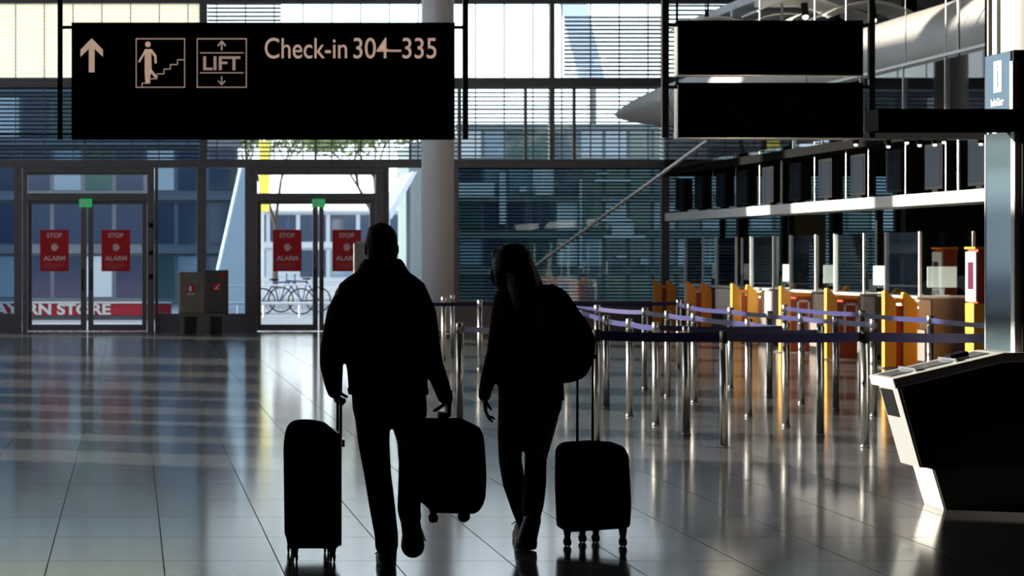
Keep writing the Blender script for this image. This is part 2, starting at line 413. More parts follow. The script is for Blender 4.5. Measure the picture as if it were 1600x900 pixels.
G1 = mat('blue_window_glass', (.035, .052, .095), .12, .0, 1.0); G2 = mat('teal_window_glass', (.04, .09, .09), .12, .0, 1.0)
G3 = mat('pale_window_glass', (.20, .27, .34), .12, 0, 1.0); G4 = mat('light_wall_panel', (.48, .52, .55), .6)
BW1 = mat('slate_cladding', (.125, .135, .165), .6, noise=.1); BW2 = mat('teal_cladding', (.11, .15, .16), .6, noise=.1)
building('office_building', 'blue-grey glazed building outside behind the left double door', -500, 372, 66, 9, 142, BW1, [G1, G1, G3, G2, G1, G4], 4, 18)
building('office_building', 'teal glazed building outside behind the louvred screen', 716, 1700, 62, 14, 198, BW2, [G2, G1, G3, G2, G4, G1, G2, G3], 5, 26)
rr = building('office_building', 'pale low building far outside behind the middle double door', 372, 700, 120, 12, 330, mat('pale_render', (.55, .55, .56), .7, noise=.08), [G3, G1, G4], 2, 7)
rp = bpy.data.objects['office_building.001']
for x0, x1, y0, y1 in ((928, 985, 281, 286), (940, 975, 309, 313), (932, 985, 340, 345), (955, 990, 349, 366), (943, 1008, 368, 373), (962, 978, 398, 402), (1000, 1012, 405, 412), (930, 950, 268, 272), (836, 860, 290, 306), (716, 772, 285, 308), (812, 822, 292, 300), (780, 790, 268, 350), (905, 909, 280, 420)):
    a = P(x0, y1, 61.9); c = P(x1, y0, 61.9); MB().box(a.x, c.x, 61.84, 61.9, a.z, c.z).build('streak_panel', G4, rp)  # added pale strips stand in for bright streaks and reflections behind the louvres
# fan shop band
dS = 50.0
SR = mat('shop_red', (.50, .02, .04), .5)
r = thing('shop_fascia', 'red shop band with white lettering outside, low behind left doors', 'shop sign', (P(110, 0, dS).x, dS, 0))
a = P(-130, 493, dS); c = P(268, 474, dS)
MB().box(a.x, c.x, dS, dS+.1, a.z, c.z).build('band', SR, r)
q = MB(); q.box(a.x, c.x, dS-.03, dS, P(0, 474, dS).z, P(0, 471.5, dS).z); q.build('white_stripe', WTXT, r)
q = MB(); q.box(a.x, c.x, dS+.02, dS+.12, 0, a.z); q.build('plinth', BW1, r)
text('lettering', 'BAYERN STORE', WTXT, r, (P(-22, 491, dS).x, dS-.02, P(0, 491, dS).z), .36, width=P(173, 0, dS).x-P(-22, 0, dS).x, bold=.012)
# slanted white membrane leg and mast
MEMB = mat('white_membrane', (.78, .80, .84), .6)
r = thing('canopy_strut', 'white slanted canopy strut outside, widening downward past the right window pane', 'canopy', (P(355, 0, 56).x, 56, 0))
A = [P(376, 262, 56), P(398, 262, 56), P(398, 520, 56), P(318, 520, 56)]
q = MB(); q.prism([(v.x, v.z) for v in A], 56, 57.2); q.build('membrane', MEMB, r, bevel=.05)
r = thing('canopy_roof', 'broad pale canopy roof slanting across the sky above the screen', 'canopy', (P(905, 0, 70).x, 70, 0))
q = MB(); q.prism([(P(862, 0, 70).x, P(0, -40, 70).z), (P(906, 0, 70).x, P(0, -40, 70).z), (P(945, 0, 70).x, P(0, 124, 70).z), (P(905, 0, 70).x, P(0, 124, 70).z)], 70, 71); q.build('membrane', mat('pale_blue_membrane', (.62, .68, .80), .6), r)
q = MB(); q.cyl((P(925, 0, 70.5).x, 70.5, 0), (P(925, 0, 70.5).x, 70.5, P(0, 110, 70.5).z), .15); q.build('mast', FRAME, r)
r = thing('awning', 'pale slanted canopy edge seen in the narrow pane left of the column', 'canopy', (P(640, 0, 60).x, 60, 0))
q = MB(); q.prism([(P(608, 0, 60).x, P(0, 330, 60).z), (P(645, 0, 60).x, P(0, 268, 60).z), (P(652, 0, 60).x, P(0, 268, 60).z), (P(612, 0, 60).x, P(0, 342, 60).z)], 60, 63); q.build('membrane', MEMB, r)
q = MB(); q.box(P(636, 0, 61).x, P(641, 0, 61).x, 61, 61.2, 0, P(0, 285, 61).z); q.build('pole', BW1, r)
# yellow pylon; emission in the enamel makes the panel look lit
r = thing('yellow_pylon', 'tall yellow pylon outside at left edge of the middle door', 'pylon', (P(412, 0, 58).x, 58, 0))
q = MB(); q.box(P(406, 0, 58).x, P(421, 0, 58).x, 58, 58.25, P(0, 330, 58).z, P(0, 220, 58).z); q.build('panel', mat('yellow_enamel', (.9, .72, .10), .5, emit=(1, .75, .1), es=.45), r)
q = MB(); q.box(P(408, 0, 58).x, P(413, 0, 58).x, 58.02, 58.2, 0, P(0, 330, 58).z); q.build('post', WHITE, r)
# white barrier rail outside
r = thing('guard_rail', 'low white railing outside the middle double door', 'railing', (P(450, 0, 52).x, 52, 0))
q = MB(); q.cyl(P(300, 474, 52), P(640, 474, 52), .035, seg=8); q.cyl(P(300, 448, 52), P(640, 442, 52), .02, seg=8)
q.build('rail', WHITE, r)
for x in (330, 372, 412, 468, 520, 575, 625):
    MB().cyl(P(x, 474, 52), Vector((P(x, 0, 52).x, 52, 0)), .03, seg=8).build('post', WHITE, r)
# parked bicycles
def bicycle(x, d, label, flip=1):
    o = Vector((P(x, 0, d).x, d, 0)); r = thing('bicycle', label, 'bicycle', o, 'parked bicycles outside')
    for sx in (-.52, .52):
        w = MB(); R = .34; N = 28
        pts = [o+Vector((flip*sx+R*math.cos(2*PI*i/N), 0, R+.01+R*math.sin(2*PI*i/N))) for i in range(N)]
        for i in range(N): w.cyl(pts[i], pts[(i+1) % N], .02, seg=6)
        for i in range(0, N, 2): w.cyl(o+Vector((flip*sx, 0, R+.01)), pts[i], .003, seg=4)
        w.build('wheel', RUB, r)
    bb = o+Vector((flip*-.08, 0, .3)); st = o+Vector((flip*-.2, 0, .85)); hd = o+Vector((flip*.36, 0, .88)); f1 = o+Vector((flip*.52, 0, .35)); r1 = o+Vector((flip*-.52, 0, .35))
    w = MB()
    for p1, p2 in ((bb, st), (bb, hd), (st, hd), (hd, f1), (bb, r1), (st, r1)): w.cyl(p1, p2, .022, seg=8)
    w.build('frame', mat('blue_cycle_paint', (.03, .05, .16), .4), r)
    w = MB(); w.ball(st+Vector((0, 0, .08)), .14, .07, .03); w.cyl(st, st+Vector((0, 0, .08)), .012); w.build('saddle', RUB, r)
    w = MB(); w.cyl(hd, hd+Vector((0, 0, .16)), .014); w.cyl(hd+Vector((0, -.28, .18)), hd+Vector((0, .28, .18)), .014); w.build('handlebar', RUB, r)
bicycle(440, 55, 'dark blue bicycle parked outside behind the middle door, nearer the doors')
bicycle(468, 57, 'second bicycle parked behind the first one outside the middle door', -1)
# trees outside
BARK = mat('tree_bark', (.07, .055, .04), .9, noise=.3); LEAF = translucent('sunlit_leaves', (.30, .36, .14), .5); LEAF2 = translucent('olive_leaves', (.22, .25, .12), .5)
def tree(x, d, h, spread, nleaf, label, lm):
    o = Vector((P(x, 0, d).x, d, 0)); r = thing('tree', label, 'tree', o, 'trees outside the glazed front')
    rnd = random.Random(int(x)); w = MB(); tips = []
    def br_(p, v, L, rad, lev):
        q = p+v*L; w.cyl(p, q, rad, rad*.65, seg=6)
        if lev == 0: tips.append(q); return
        for k in range(3 if lev > 1 else 4):
            nv = (v+Vector((rnd.uniform(-.8, .8), rnd.uniform(-.8, .8), rnd.uniform(-.1, .6)))).normalized()
            br_(q, nv, L*.68, rad*.55, lev-1)
    br_(o, Vector((0, 0, 1)), h*.36, .16, 4); w.build('trunk', BARK, r)
    w = MB(); bm = w.bm
    for i in range(nleaf):
        c = rnd.choice(tips)+Vector((rnd.gauss(0, spread), rnd.gauss(0, spread), rnd.gauss(0, spread*.7)))
        s_ = rnd.uniform(.05, .11); u = Vector((rnd.uniform(-1, 1), rnd.uniform(-1, 1), rnd.uniform(-1, 1))).normalized(); v = u.orthogonal().normalized()
        bm.faces.new([bm.verts.new(c+u*s_*2), bm.verts.new(c+v*s_), bm.verts.new(c-u*s_*2), bm.verts.new(c-v*s_)])
    w.build('foliage', lm, r)
tree(285, 92, 8.0, .40, 5000, 'leafy green tree outside above the window beside the left door', LEAF)
tree(430, 98, 8.6, .30, 1200, 'sparse bare-branched tree outside behind the middle door', LEAF2)
tree(590, 92, 8.4, .42, 4200, 'leafy green tree outside above the door behind the man', LEAF)

# ------------------------------------------------------------------ hanging signs
dG = 20.0
SGN = mat('sign_black', (.003, .003, .003), .9, spec=.0)
LET = mat('backlit_lettering', (.35, .27, .22), .5, emit=(.62, .42, .32), es=.62)
LETD = mat('backlit_lettering_dim', (.3, .23, .2), .5, emit=(.42, .30, .25), es=.6)
def Q(px, py): return P(px, py, dG)
def sbox(mb, x0, x1, y0, y1, dy0=-.075, dy1=-.070):
    a = Q(x0, y1); c = Q(x1, y0); mb.box(a.x, c.x, dG+dy0, dG+dy1, a.z, c.z)
root = thing('hanging_sign', 'wide black direction sign reading Check-in 304–335 hung between two poles', 'sign', (Q(410, 0).x, dG, Q(0, 218).z))
m_ = MB(); sbox(m_, 112, 709, 38, 218, -.07, .07); m_.build('panel', SGN, root, bevel=.008)
m_ = MB(); sbox(m_, 112, 709, 36.5, 40, -.075, .075); m_.build('top_rail', BLK, root)
for x0, x1 in ((90, 98), (723, 731)):
    m_ = MB(); sbox(m_, x0, x1, -320, 218, -.025, .025); m_.build('pole', BLK, root)
for x0, x1 in ((97, 113), (708, 724)):
    m_ = MB(); sbox(m_, x0, x1, 40.5, 45, -.02, .02); m_.build('bracket', BLK, root)
def stroke(mb, x0, y0, x1, y1, w):
    a = Q(x0, y0); c = Q(x1, y1); a.y = c.y = 0
    v = (c-a); n_ = Vector((-v.z, 0, v.x)).normalized()*(w/160/2)
    mb.prism([((a+n_).x, (a+n_).z), ((c+n_).x, (c+n_).z), ((c-n_).x, (c-n_).z), ((a-n_).x, (a-n_).z)], dG-.078, dG-.070)
m_ = MB(); sbox(m_, 139, 148, 70, 114, -.078, -.070)
m_.prism([(Q(x, 0).x, Q(0, y).z) for x, y in ((143.5, 61), (161, 79), (161, 90), (143.5, 73), (126, 90), (126, 79))], dG-.079, dG-.070)
m_.build('arrow', LET, root)
m_ = MB()
for bx0, bx1 in ((212, 289), (307, 385)):
    sbox(m_, bx0, bx1, 61, 62.8, -.078); sbox(m_, bx0, bx1, 136.5, 138, -.078); sbox(m_, bx0, bx0+1.6, 61, 138, -.078); sbox(m_, bx1-1.6, bx1, 61, 138, -.078)
m_.build('icon_frame', LETD, root)
m_ = MB(); c = Q(231, 70.5); m_.cyl((c.x, dG-.078, c.z), (c.x, dG-.07, c.z), .028, seg=20)
m_.prism([(Q(x, 0).x, Q(0, y).z) for x, y in ((226, 78), (236, 78), (237, 112), (235, 118), (233, 131), (227, 131), (226, 112))], dG-.078, dG-.070)
stroke(m_, 228, 79, 217, 98, 3); stroke(m_, 235, 79, 242, 88, 4); stroke(m_, 242.5, 87, 243, 100, 3.5); stroke(m_, 235, 111, 244, 122, 4)
m_.build('walker_figure', LET, root)
m_ = MB(); pts = [(222, 138), (222, 131), (234, 131), (234, 124), (245, 124), (245, 116.5), (256, 116.5), (256, 109), (266, 109), (266, 102), (277, 102), (277, 94.5), (288, 94.5)]
for (a, b_), (c, d_) in zip(pts, pts[1:]): stroke(m_, a, b_, c, d_, 1.6)
m_.build('stairs_line', LETD, root)
m_ = MB(); sbox(m_, 312, 380, 83, 84.6, -.078); sbox(m_, 312, 380, 114, 115.6, -.078)
stroke(m_, 346, 66, 346, 80, 2.4); stroke(m_, 346, 65.5, 340, 73, 2.6); stroke(m_, 346, 65.5, 352, 73, 2.6)
stroke(m_, 346, 120, 346, 133, 1.8); stroke(m_, 346, 133.5, 340.5, 127, 1.8); stroke(m_, 346, 133.5, 351.5, 127, 1.8)
m_.build('lift_marks', LETD, root)
text('lettering', 'LIFT', LETD, root, Q(317, 110)-Vector((0, .074, 0)), .185, width=(375-317)/160, bold=.004)
t_ = text('lettering', 'Check-in', LET, root, Q(413, 92)-Vector((0, .074, 0)), .285, width=(541-413)/160, bold=.001)
t_ = text('lettering', '304–335', LET, root, Q(551, 92)-Vector((0, .074, 0)), .285, width=(680-551)/160, bold=.001)
root = thing('hanging_sign', 'pair of blank black sign boards stacked between two poles, right of the Check-in sign', 'sign', (Q(1200, 0).x, dG, Q(0, 216).z))
for y0, y1 in ((33, 118), (130, 215.5)):
    m_ = MB(); sbox(m_, 1057, 1345, y0, y1, -.07, .07); m_.build('board', SGN, root, bevel=.006)
    m_ = MB(); sbox(m_, 1056, 1057.6, y0+(6 if y0 < 100 else 4), y1+1, -.06, .06); sbox(m_, 1056, 1346, y1, y1+1.4, -.06, .06); m_.build('edge_trim', STEEL, root)
for x0, x1 in ((1034, 1044), (1357, 1366)):
    m_ = MB(); sbox(m_, x0, x1, -320, 215, -.025, .025); m_.build('pole', BLK, root)
for x0, x1 in ((1043, 1058), (1344, 1358)):
    for y in (37, 134):
        m_ = MB(); sbox(m_, x0, x1, y, y+4.5, -.02, .02); m_.build('bracket', BLK, root)

# ------------------------------------------------------------------ queue barriers
def make_post(label, x, y):
    r = thing('queue_post', label, 'queue post', (x, y, 0), 'steel queue barrier posts')
    MB().cyl((x, y, .012), (x, y, .93), .034, seg=20).build('pole', STEEL, r, smooth=False)
    for p in r.children[0].data.polygons: p.use_smooth = len(p.vertices) == 4
    MB().ell([(x, y, 0, .038, .038), (x, y, .012, .038, .038), (x, y, .02, .035, .035)], 32).build('base', mat('dull_steel_base', (.25, .25, .25), .35, .8), r, smooth=True)
    MB().ell([(x, y, .87, .036, .036), (x, y, .962, .036, .036), (x, y, .968, .031, .031)], 20).build('belt_head', STEEL, r, smooth=True)
    return r
post0 = None
posts = {}
def post(key, x, y, label):
    global post0
    if post0 is None: post0 = make_post(label, x, y); o = post0
    else: o = dup(post0, (x, y, 0), label)
    posts[key] = (o, x, y)
XA, XB_, XC, XD = 3.93, 4.92, 6.09, 7.26
rows = {
 'front row along the long navy belt': [('A', XA, 17.3), ('B', XB_, 17.0), ('C', XC, 17.0), ('D', 7.6, 16.9)],
 'second row, just behind the front navy belt': [('E', XB_, 18.15), ('F', XC, 18.1)],
 'third row behind the front belt': [('G', XB_, 19.2), ('H', XC, 19.05)],
 'lane of posts nearest the woman\'s suitcase, behind the third row': [('I', 4.94, 20.3), ('J', 4.93, 21.25)],
 'middle lane of posts running away from the front belt': [('K', XC, 20.2), ('L', 6.09, 22.15), ('M', 6.05, 23.1), ('N', 6.12, 24.4), ('O', 5.87, 25.8), ('O2', 5.8, 27.2)],
 'right lane of posts nearest the check-in counters': [('P', 7.34, 20.25), ('Q', XD, 21.1), ('R', 7.2, 22.0), ('S', 7.2, 23.1), ('T', 7.2, 24.6), ('U', 7.2, 26.4)],
 'far row near the glazed front': [('V', 3.75, 28.8), ('W', 4.87, 28.6), ('X', 6.0, 28.8), ('Y', 7.7, 28.8)],
 'posts seen between the man and the woman': [('Z', 3.05, 19.0), ('Z2', 4.70, 30.8), ('Z3', 5.05, 32.2)],
 'outer lane of posts close to the yellow guards': [('a', 8.35, 19.6), ('b', 8.35, 21.4), ('c', 8.35, 23.4), ('d', 8.3, 26.0)],
}
PHRASE = {
 'front': '%s steel post from the left in the front row, carrying the long navy belt',
 'second': '%s steel post from the left in the second row, just behind the front belt',
 'third': '%s steel post from the left in the third row behind the front belt',
 'lane': '%s steel post of the lane nearest the woman, in depth behind the third row',
 'middle': '%s steel post of the middle lane, counting back from the front belt',
 'right': '%s steel post of the right lane nearer the counters, counting back from the front',
 'far': '%s steel post from the left in the farthest row near the glazed front',
 'posts': '%s steel post seen in the gap between man and woman, counting from the nearest',
 'outer': '%s steel post of the outermost lane beside the yellow guards, counting from the front'}
for rn, L in rows.items():
    ph = PHRASE[rn.replace(',', ' ').split()[0]]
    for i, (kx, x, y) in enumerate(L): post(kx, x, y, ph % ORD[i])
def belt(k1, k2, z=.915, h=.05, m=NAVY):
    o, x1, y1 = posts[k1]; _, x2, y2 = posts[k2]
    a = Vector((x1, y1, z)); c = Vector((x2, y2, z)); v = (c-a).normalized(); nrm = Vector((-v.y, v.x, 0))*.0015
    w = MB(); N = 10; R = []
    for i in range(N+1):
        t = i/N; p = a.lerp(c, t); sag = .012*4*t*(1-t); tw = math.sin(t*PI)*.006
        R.append([p+nrm+Vector((0, 0, -h/2-sag)), p-nrm+Vector((0, 0, -h/2-sag)), p-nrm*1+Vector((tw, 0, h/2-sag)), p+nrm+Vector((tw, 0, h/2-sag))])
    w.loft(R); w.build('belt', m, o)
for kx in 'ABCD':                                        # the front row has black belt heads
    for ch in posts[kx][0].children:
        if ch.name.startswith('belt_head'):
            ch.data = ch.data.copy(); ch.data.materials[0] = BLK; ch['label'] = 'black belt head'
for a, c in (('A', 'B'), ('B', 'C'), ('C', 'D')): belt(a, c, .92, .078)
for a, c in (('G', 'H'), ('E', 'F'), ('V', 'W'), ('W', 'X'), ('X', 'Y'), ('Z', 'A'), ('U', 'T'), ('T', 'S'), ('S', 'R'), ('R', 'Q'), ('Q', 'P'),
             ('N', 'M'), ('M', 'L'), ('L', 'K'), ('K', 'H'), ('O', 'N'), ('O2', 'O'), ('J', 'I'), ('I', 'G'), ('X', 'J'), ('Y', 'U'), ('d', 'c'), ('c', 'b'), ('b', 'a')): belt(a, c)

# ------------------------------------------------------------------ check-in side
XO = 10.62
# lit fascia ledge
r = thing('display_ledge', 'long white ledge over the counters carrying the display screens', 'ledge', (11.15, 34, 2.2))
MB().box(11.1, 11.25, 26.0, D-.1, 2.30, 2.46).build('fascia', WHITE, r)
MB().box(11.25, 12.1, 26.0, D-.1, 2.32, 2.38).build('shelf', LGREY, r)
for y in (28.65, 32.95, 37.35, 41.7): MB().box(12.0, 12.1, y, y+.1, .0, 2.32).build('support_post', BLK, r)
# display screens on ledge
SCR = mat('blue_screen', (.004, .008, .015), .7, spec=.1)
def make_display(y, label):
    r = thing('display_screen', label, 'screen', (11.35, y, 2.46), 'flight display screens on the ledge')
    MB().box(11.28, 11.46, y, y+.62, 2.52, 3.16).build('housing', BLK, r, bevel=.01)
    MB().box(11.272, 11.28, y+.03, y+.59, 2.56, 3.12).build('screen', SCR, r)
    MB().box(11.30, 11.42, y+.2, y+.4, 2.38, 2.52).build('foot', BLK, r)
    return r
ys = [27.0, 28.5, 30.0, 31.5, 33.0, 34.5, 36.0, 37.5, 38.9, 40.4, 41.8]
d0 = make_display(ys[0], 'nearest dark display screen on the white ledge, at its right end')
for i, y in enumerate(ys[1:]): dup(d0, (11.35, y, 2.46), ('%s dark display screen on the white ledge, counting from right' % ORD[i+1]) if i < 9 else 'farthest dark display screen on the white ledge, at its left end')
# thin hangers from the ceiling to the ledge
HANG = mat('steel_hanger', (.45, .45, .44), .35, .6)
hz = [(1114, 1), (1150, 1), (1187, 1), (1222, 3), (1273, 1), (1322, 1), (1357, 1), (1415, 1), (1478, 1), (1498, 2.4)]
for i, (x, k_) in enumerate(hz):
    p = 11.18; d = F*p/(x-VX)
    o = MB().cyl((p, d, 2.46), (p, d, 6.2), .008*k_, seg=8).build('ceiling_hanger', HANG)
    tag(o, '%s steel hanger rod from the left, dropping onto the white ledge' % ORD[i], 'hanger rod', 'hanger rods over the ledge')
# counters
def counter(i, d, lab):
    r = thing('check_in_counter', lab, 'counter', (11.4, d, 0), 'check-in counters')
    MB().box(11.30, 12.0, d, d+1.5, .08, .98).build('body', BROWN, r, bevel=.01)
    MB().box(11.12, 11.30, d+.02, d+1.3, .55, .96).build('front_shelf_panel', WHITE, r, bevel=.01)
    MB().box(11.08, 12.05, d-.02, d+1.52, .98, 1.01).build('worktop', WHITE, r, bevel=.006)
    MB().box(11.34, 11.96, d+.04, d+1.46, 0, .08).build('kick_plate', BLK, r)
ds = [28.9, 31.1, 33.3, 35.5, 37.7, 39.9]
for i, d in enumerate(ds): counter(i, d, '%s taupe check-in counter with white worktop, counting away from the info desk' % ORD[i])
# glass screens standing on counters
for i, d in enumerate(ds):
    r = thing('glass_screen', '%s clear glass protective screen on the counters, counting away from info desk' % ORD[i], 'glass screen', (11.2, d, 1.01), 'protective glass screens on the counters')
    for x, y in ((11.14, d+.05), (11.14, d+1.35), (11.9, d+.05)):
        MB().box(x, x+.035, y, y+.035, 1.01, 1.93).build('edge_post', WHITE, r)
    MB().box(11.15, 11.16, d+.085, d+1.35, 1.03, 1.92).build('pane', GL, r)
    MB().box(11.175, 11.9, d+.06, d+.07, 1.03, 1.92).build('side_pane', GL, r)
# monitors, printers and chairs behind the counters
def monitor(x, y, lab, rz):
    r = thing('computer_monitor', lab, 'monitor', (x, y, 1.01), 'monitors on the check-in counters')
    q = MB(); q.box(-.2, .2, -.02, .02, .12, .42); b_ = q.build('panel', WHITE, r, bevel=.006)
    q = MB(); q.box(-.03, .03, -.0, .03, 0, .2); q.box(-.1, .1, -.07, .09, 0, .015)
    s_ = q.build('stand', LGREY, r)
    for o in (b_, s_):
        for v in o.data.vertices: v.co += Vector((x, y, 1.01))     # undo the parent offset
    r.rotation_euler = (0, 0, rz); return r
def printer(x, y, lab):
    r = thing('label_printer', lab, 'printer', (x, y, 1.01), 'dark printers on the check-in counters')
    MB().box(x-.12, x+.12, y-.15, y+.15, 1.01, 1.22).build('body', BLK, r, bevel=.02)
    MB().box(x-.09, x+.09, y-.16, y-.15, 1.08, 1.12).build('paper_slot', LGREY, r)
    q = MB(); q.box(x-.07, x+.07, y-.05, y+.1, 1.22, 1.25); q.build('lid', RUB, r)
def chair(x, y, lab):
    r = thing('office_chair', lab, 'chair', (x, y, 0), 'dark office chairs behind the counters')
    MB().box(x-.24, x+.24, y-.24, y+.24, .46, .54).build('seat', FABRIC, r, bevel=.03)
    MB().box(x+.18, x+.24, y-.22, y+.22, .66, 1.28).build('backrest', FABRIC, r, bevel=.03)
    q = MB(); q.cyl((x, y, .1), (x, y, .46), .03); q.box(x+.2, x+.23, y-.03, y+.03, .5, .7)
    for k in range(5): a_ = k*2*PI/5; q.cyl((x, y, .1), (x+.28*math.cos(a_), y+.28*math.sin(a_), .07), .02, seg=8)
    q.build('stem', BLK, r)
    for k in range(5):
        a_ = k*2*PI/5; MB().ball((x+.28*math.cos(a_), y+.28*math.sin(a_), .035), .035).build('castor', RUB, r)
for i, d in enumerate(ds):
    monitor(11.62, d+.45, 'white backed monitor on the %s check-in counter, counting from info desk' % ORD[i], -.9 if i % 2 else -.4)
    printer(11.75, d+1.05, 'dark label printer on the %s check-in counter, counting from info desk' % ORD[i])
    chair(12.7, d+.7, 'dark office chair behind the %s check-in counter, counting from info desk' % ORD[i])
# orange bag-drop guards
def guard(x0, d, pair, lab, m1=YELL):
    r = thing('bag_drop_guard', lab, 'guard panel', (x0, d, 0), 'orange bag drop guards along the counters')
    def fin(xa, wd, top):
        MB().prism([(xa, .02), (xa+wd, .02), (xa+wd, top-.15), (xa+wd*.75, top-.09), (xa+wd*.2, top), (xa, top)], d, d+.10).build('fin', m1, r, bevel=.008)
    fin(x0, .17, 1.09)
    if pair: fin(x0+.27, .20, 1.07)
    q = MB(); q.box(x0+.17, x0+.27, d+.02, d+.5, .02, .88); q.build('inner_panel', RED, r)
    q = MB(); q.box(x0+.17, x0+(.27 if pair else .5), d+.01, d+.3, .92, .98); q.build('top_bar', ORANGE, r)
    if not pair:
        q = MB(); q.box(x0+.27, x0+.48, d+.02, d+.3, .02, .92); q.build('housing', RED, r)
        q = MB(); q.box(x0+.27, x0+.30, d-.0, d+.02, .3, .86); q.box(x0+.45, x0+.48, d, d+.02, .3, .86); q.box(x0+.27, x0+.48, d, d+.02, .83, .86); q.build('white_frame', WHITE, r)
    MB().box(x0-.02, x0+.46, d-.02, d+.3, 0, .02).build('floor_plate', STEEL, r)
for d, pr, lab in ((28.8, 1, 'nearest yellow-orange twin-fin bag drop guard, beside the info desk'), (31.2, 0, 'second orange bag drop guard from the right, single fin'),
                   (33.4, 0, 'bright yellow single-fin guard with red housing and white frame'), (36.1, 1, 'orange twin-fin bag drop guard, third from the far end'),
                   (39.0, 1, 'shaded orange twin-fin guard, second from the far end'), (41.5, 1, 'farthest shaded orange twin-fin guard, next to the louvred screen')):
    guard(XO-.03, d, pr, lab, YELL if d < 37 else ORANGE)  # far guards take the deeper orange to stand for shade there
# orange/white self-service terminal
dK = 28.2
x0 = P(1524, 0, dK).x; x1 = P(1546, 0, dK).x
r = thing('ticket_terminal', 'orange-red and white service terminal on a yellow post beside the info desk', 'terminal', (x0+.1, dK, 0))
MB().box(x0+.03, x1+.05, dK, dK+.34, .93, P(0, 389, dK).z).build('housing', RED, r, bevel=.015)
MB().box(x0, x0+.03, dK, dK+.34, .95, P(0, 391, dK).z-.02).build('front_panel', WHITE, r, bevel=.008)
MB().box(x0-.01, x0, dK+.06, dK+.24, 1.12, 1.50).build('screen', mat('plum_screen', (.10, .02, .06), .2), r)
MB().box(x0-.01, x1+.05, dK-.01, dK+.35, P(0, 389, dK).z, P(0, 387, dK).z+.01).build('top_cap', ORANGE, r)
MB().box(x0-.02, x0+.16, dK+.02, dK+.3, 0, .93).build('post', YELL, r, bevel=.01)
# dark pillars, brown panel and wine-red banners behind the counters
for x, lab in ((1160, 'dark square pillar behind the far counters, leftmost'), (1229, 'dark square pillar behind the counters, second from the left'), (1306, 'dark square pillar behind the counters, third from the left'), (1420, 'dark square pillar behind the counters, rightmost')):
    xx = 13.2 if x > 1200 else 12.6; d = F*xx/(x-VX)
    o = MB().box(xx-.1, xx+.1, d-.1, d+.1, 0, 6.2).build('pillar', BLK, bevel=.01); tag(o, lab, 'pillar', 'pillars behind the counters')
d = 40.5; a = P(1238, 400, d); c = P(1290, 335, d)
o = MB().box(a.x, c.x, d, d+.1, 1.0, c.z).build('wall_panel', mat('olive_brown_panel', (.16, .12, .06), .6)); o['kind'] = 'structure'; o.name = 'trim_2'
WINE = mat('wine_banner', (.20, .03, .07), .6)
for x, lab in ((1332, 'wine-red banner behind the counters, left one'), (1386, 'wine-red banner behind the counters, right one')):
    d = 37.2; a = P(x-7, 470, d); c = P(x+7, 365, d)
    r = thing('banner', lab, 'banner', ((a.x+c.x)/2, d, 0), 'wine-red banners')
    MB().box(a.x, c.x, d, d+.01, .3, c.z).build('cloth', WINE, r); q = MB(); q.box(a.x+.03, c.x-.03, d-.004, d, 1.0, 1.25); q.build('white_print', WTXT, r)
    MB().box(a.x-.05, c.x+.05, d-.12, d+.14, 0, .3).build('base', BLK, r)

# spotlight beam under the ceiling of the counter zone
dB = 23.5; a = P(1056, 218, dB); c = P(1546, 206, dB)
r = thing('lighting_bar', 'grey lighting bar with small spotlights spanning above the counters', 'lighting bar', ((a.x+c.x)/2, dB, a.z))
MB().box(a.x, c.x, dB, dB+.12, a.z, c.z).build('bar', LGREY, r, bevel=.01)
for x in (1060, 1544):
    o = P(x, 0, dB).x; MB().cyl((o, dB+.06, c.z), (o, dB+.06, CEIL), .015, seg=8).build('suspension_rod', BLK, r)
LAMP = mat('lamp_face', (.9, .88, .8), .4, emit=(1, .95, .85), es=3.0)
for x, y in ((1391, 229), (1440, 227), (1464, 226), (1478, 222), (1536, 225), (1420, 223), (1340, 226)):
    o = P(x, y, dB); s_ = MB().cyl((o.x, dB+.06, a.z), (o.x, dB+.06, o.z+.01), .035, seg=12).build('spotlight', BLK, r)
    MB().ball((o.x, dB+.06, o.z), .022, .022, .016).build('lamp', LAMP, s_)

# ceiling over counter zone with reflectors
CG = mat('pale_ceiling_panel', (.72, .75, .80), .6, noise=.08, nscale=1.5)
cl = MB().box(11.3, XR, 24, D, 6.2, 6.35).build('ceiling_counter_zone', CG, kind='structure')
w = MB()
for y in [25+1.5*i for i in range(12)]: w.box(11.3, XR, y, y+.12, 6.08, 6.2)
w.build('ceiling_beams', CG, kind='structure')
REF = mat('white_reflector', (.82, .80, .74), .5)
refl = [(1150, 17, 38.5), (1215, 20, 37.5), (1290, 14, 36.5), (1345, 8, 34.5), (1110, 8, 38.0), (1240, 3, 35.0)]
for i, (x, y, d) in enumerate(refl):
    d = d
    o = P(x, y, d); o.z = min(o.z, 5.95)
    r = thing('ceiling_reflector', '%s white curved ceiling reflector from the left, with spotlight, above the blank sign boards' % ORD[sorted(v_[0] for v_ in refl).index(x)], 'ceiling lamp', o, 'ceiling reflectors above the blank sign')
    R = []
    for j in range(9):
        t = -1+2*j/8; zz = o.z-.22*t*t
        R.append([(o.x+t*.75, o.y-.5, zz), (o.x+t*.75, o.y+.5, zz), (o.x+t*.75, o.y+.5, zz+.02), (o.x+t*.75, o.y-.5, zz+.02)])
    MB().loft(R).build('dish', REF, r, smooth=False)
    MB().cyl(o+Vector((0, 0, .02)), (o.x, o.y, 6.0), .012, seg=6).build('rod', BLK, r)
    s_ = MB().cyl(o+Vector((.1, -.3, -.28)), o+Vector((.1, -.25, -.06)), .06, seg=12).build('spotlight', BLK, r)
    MB().ball(o+Vector((.1, -.31, -.29)), .05).build('lamp', LAMP, s_)

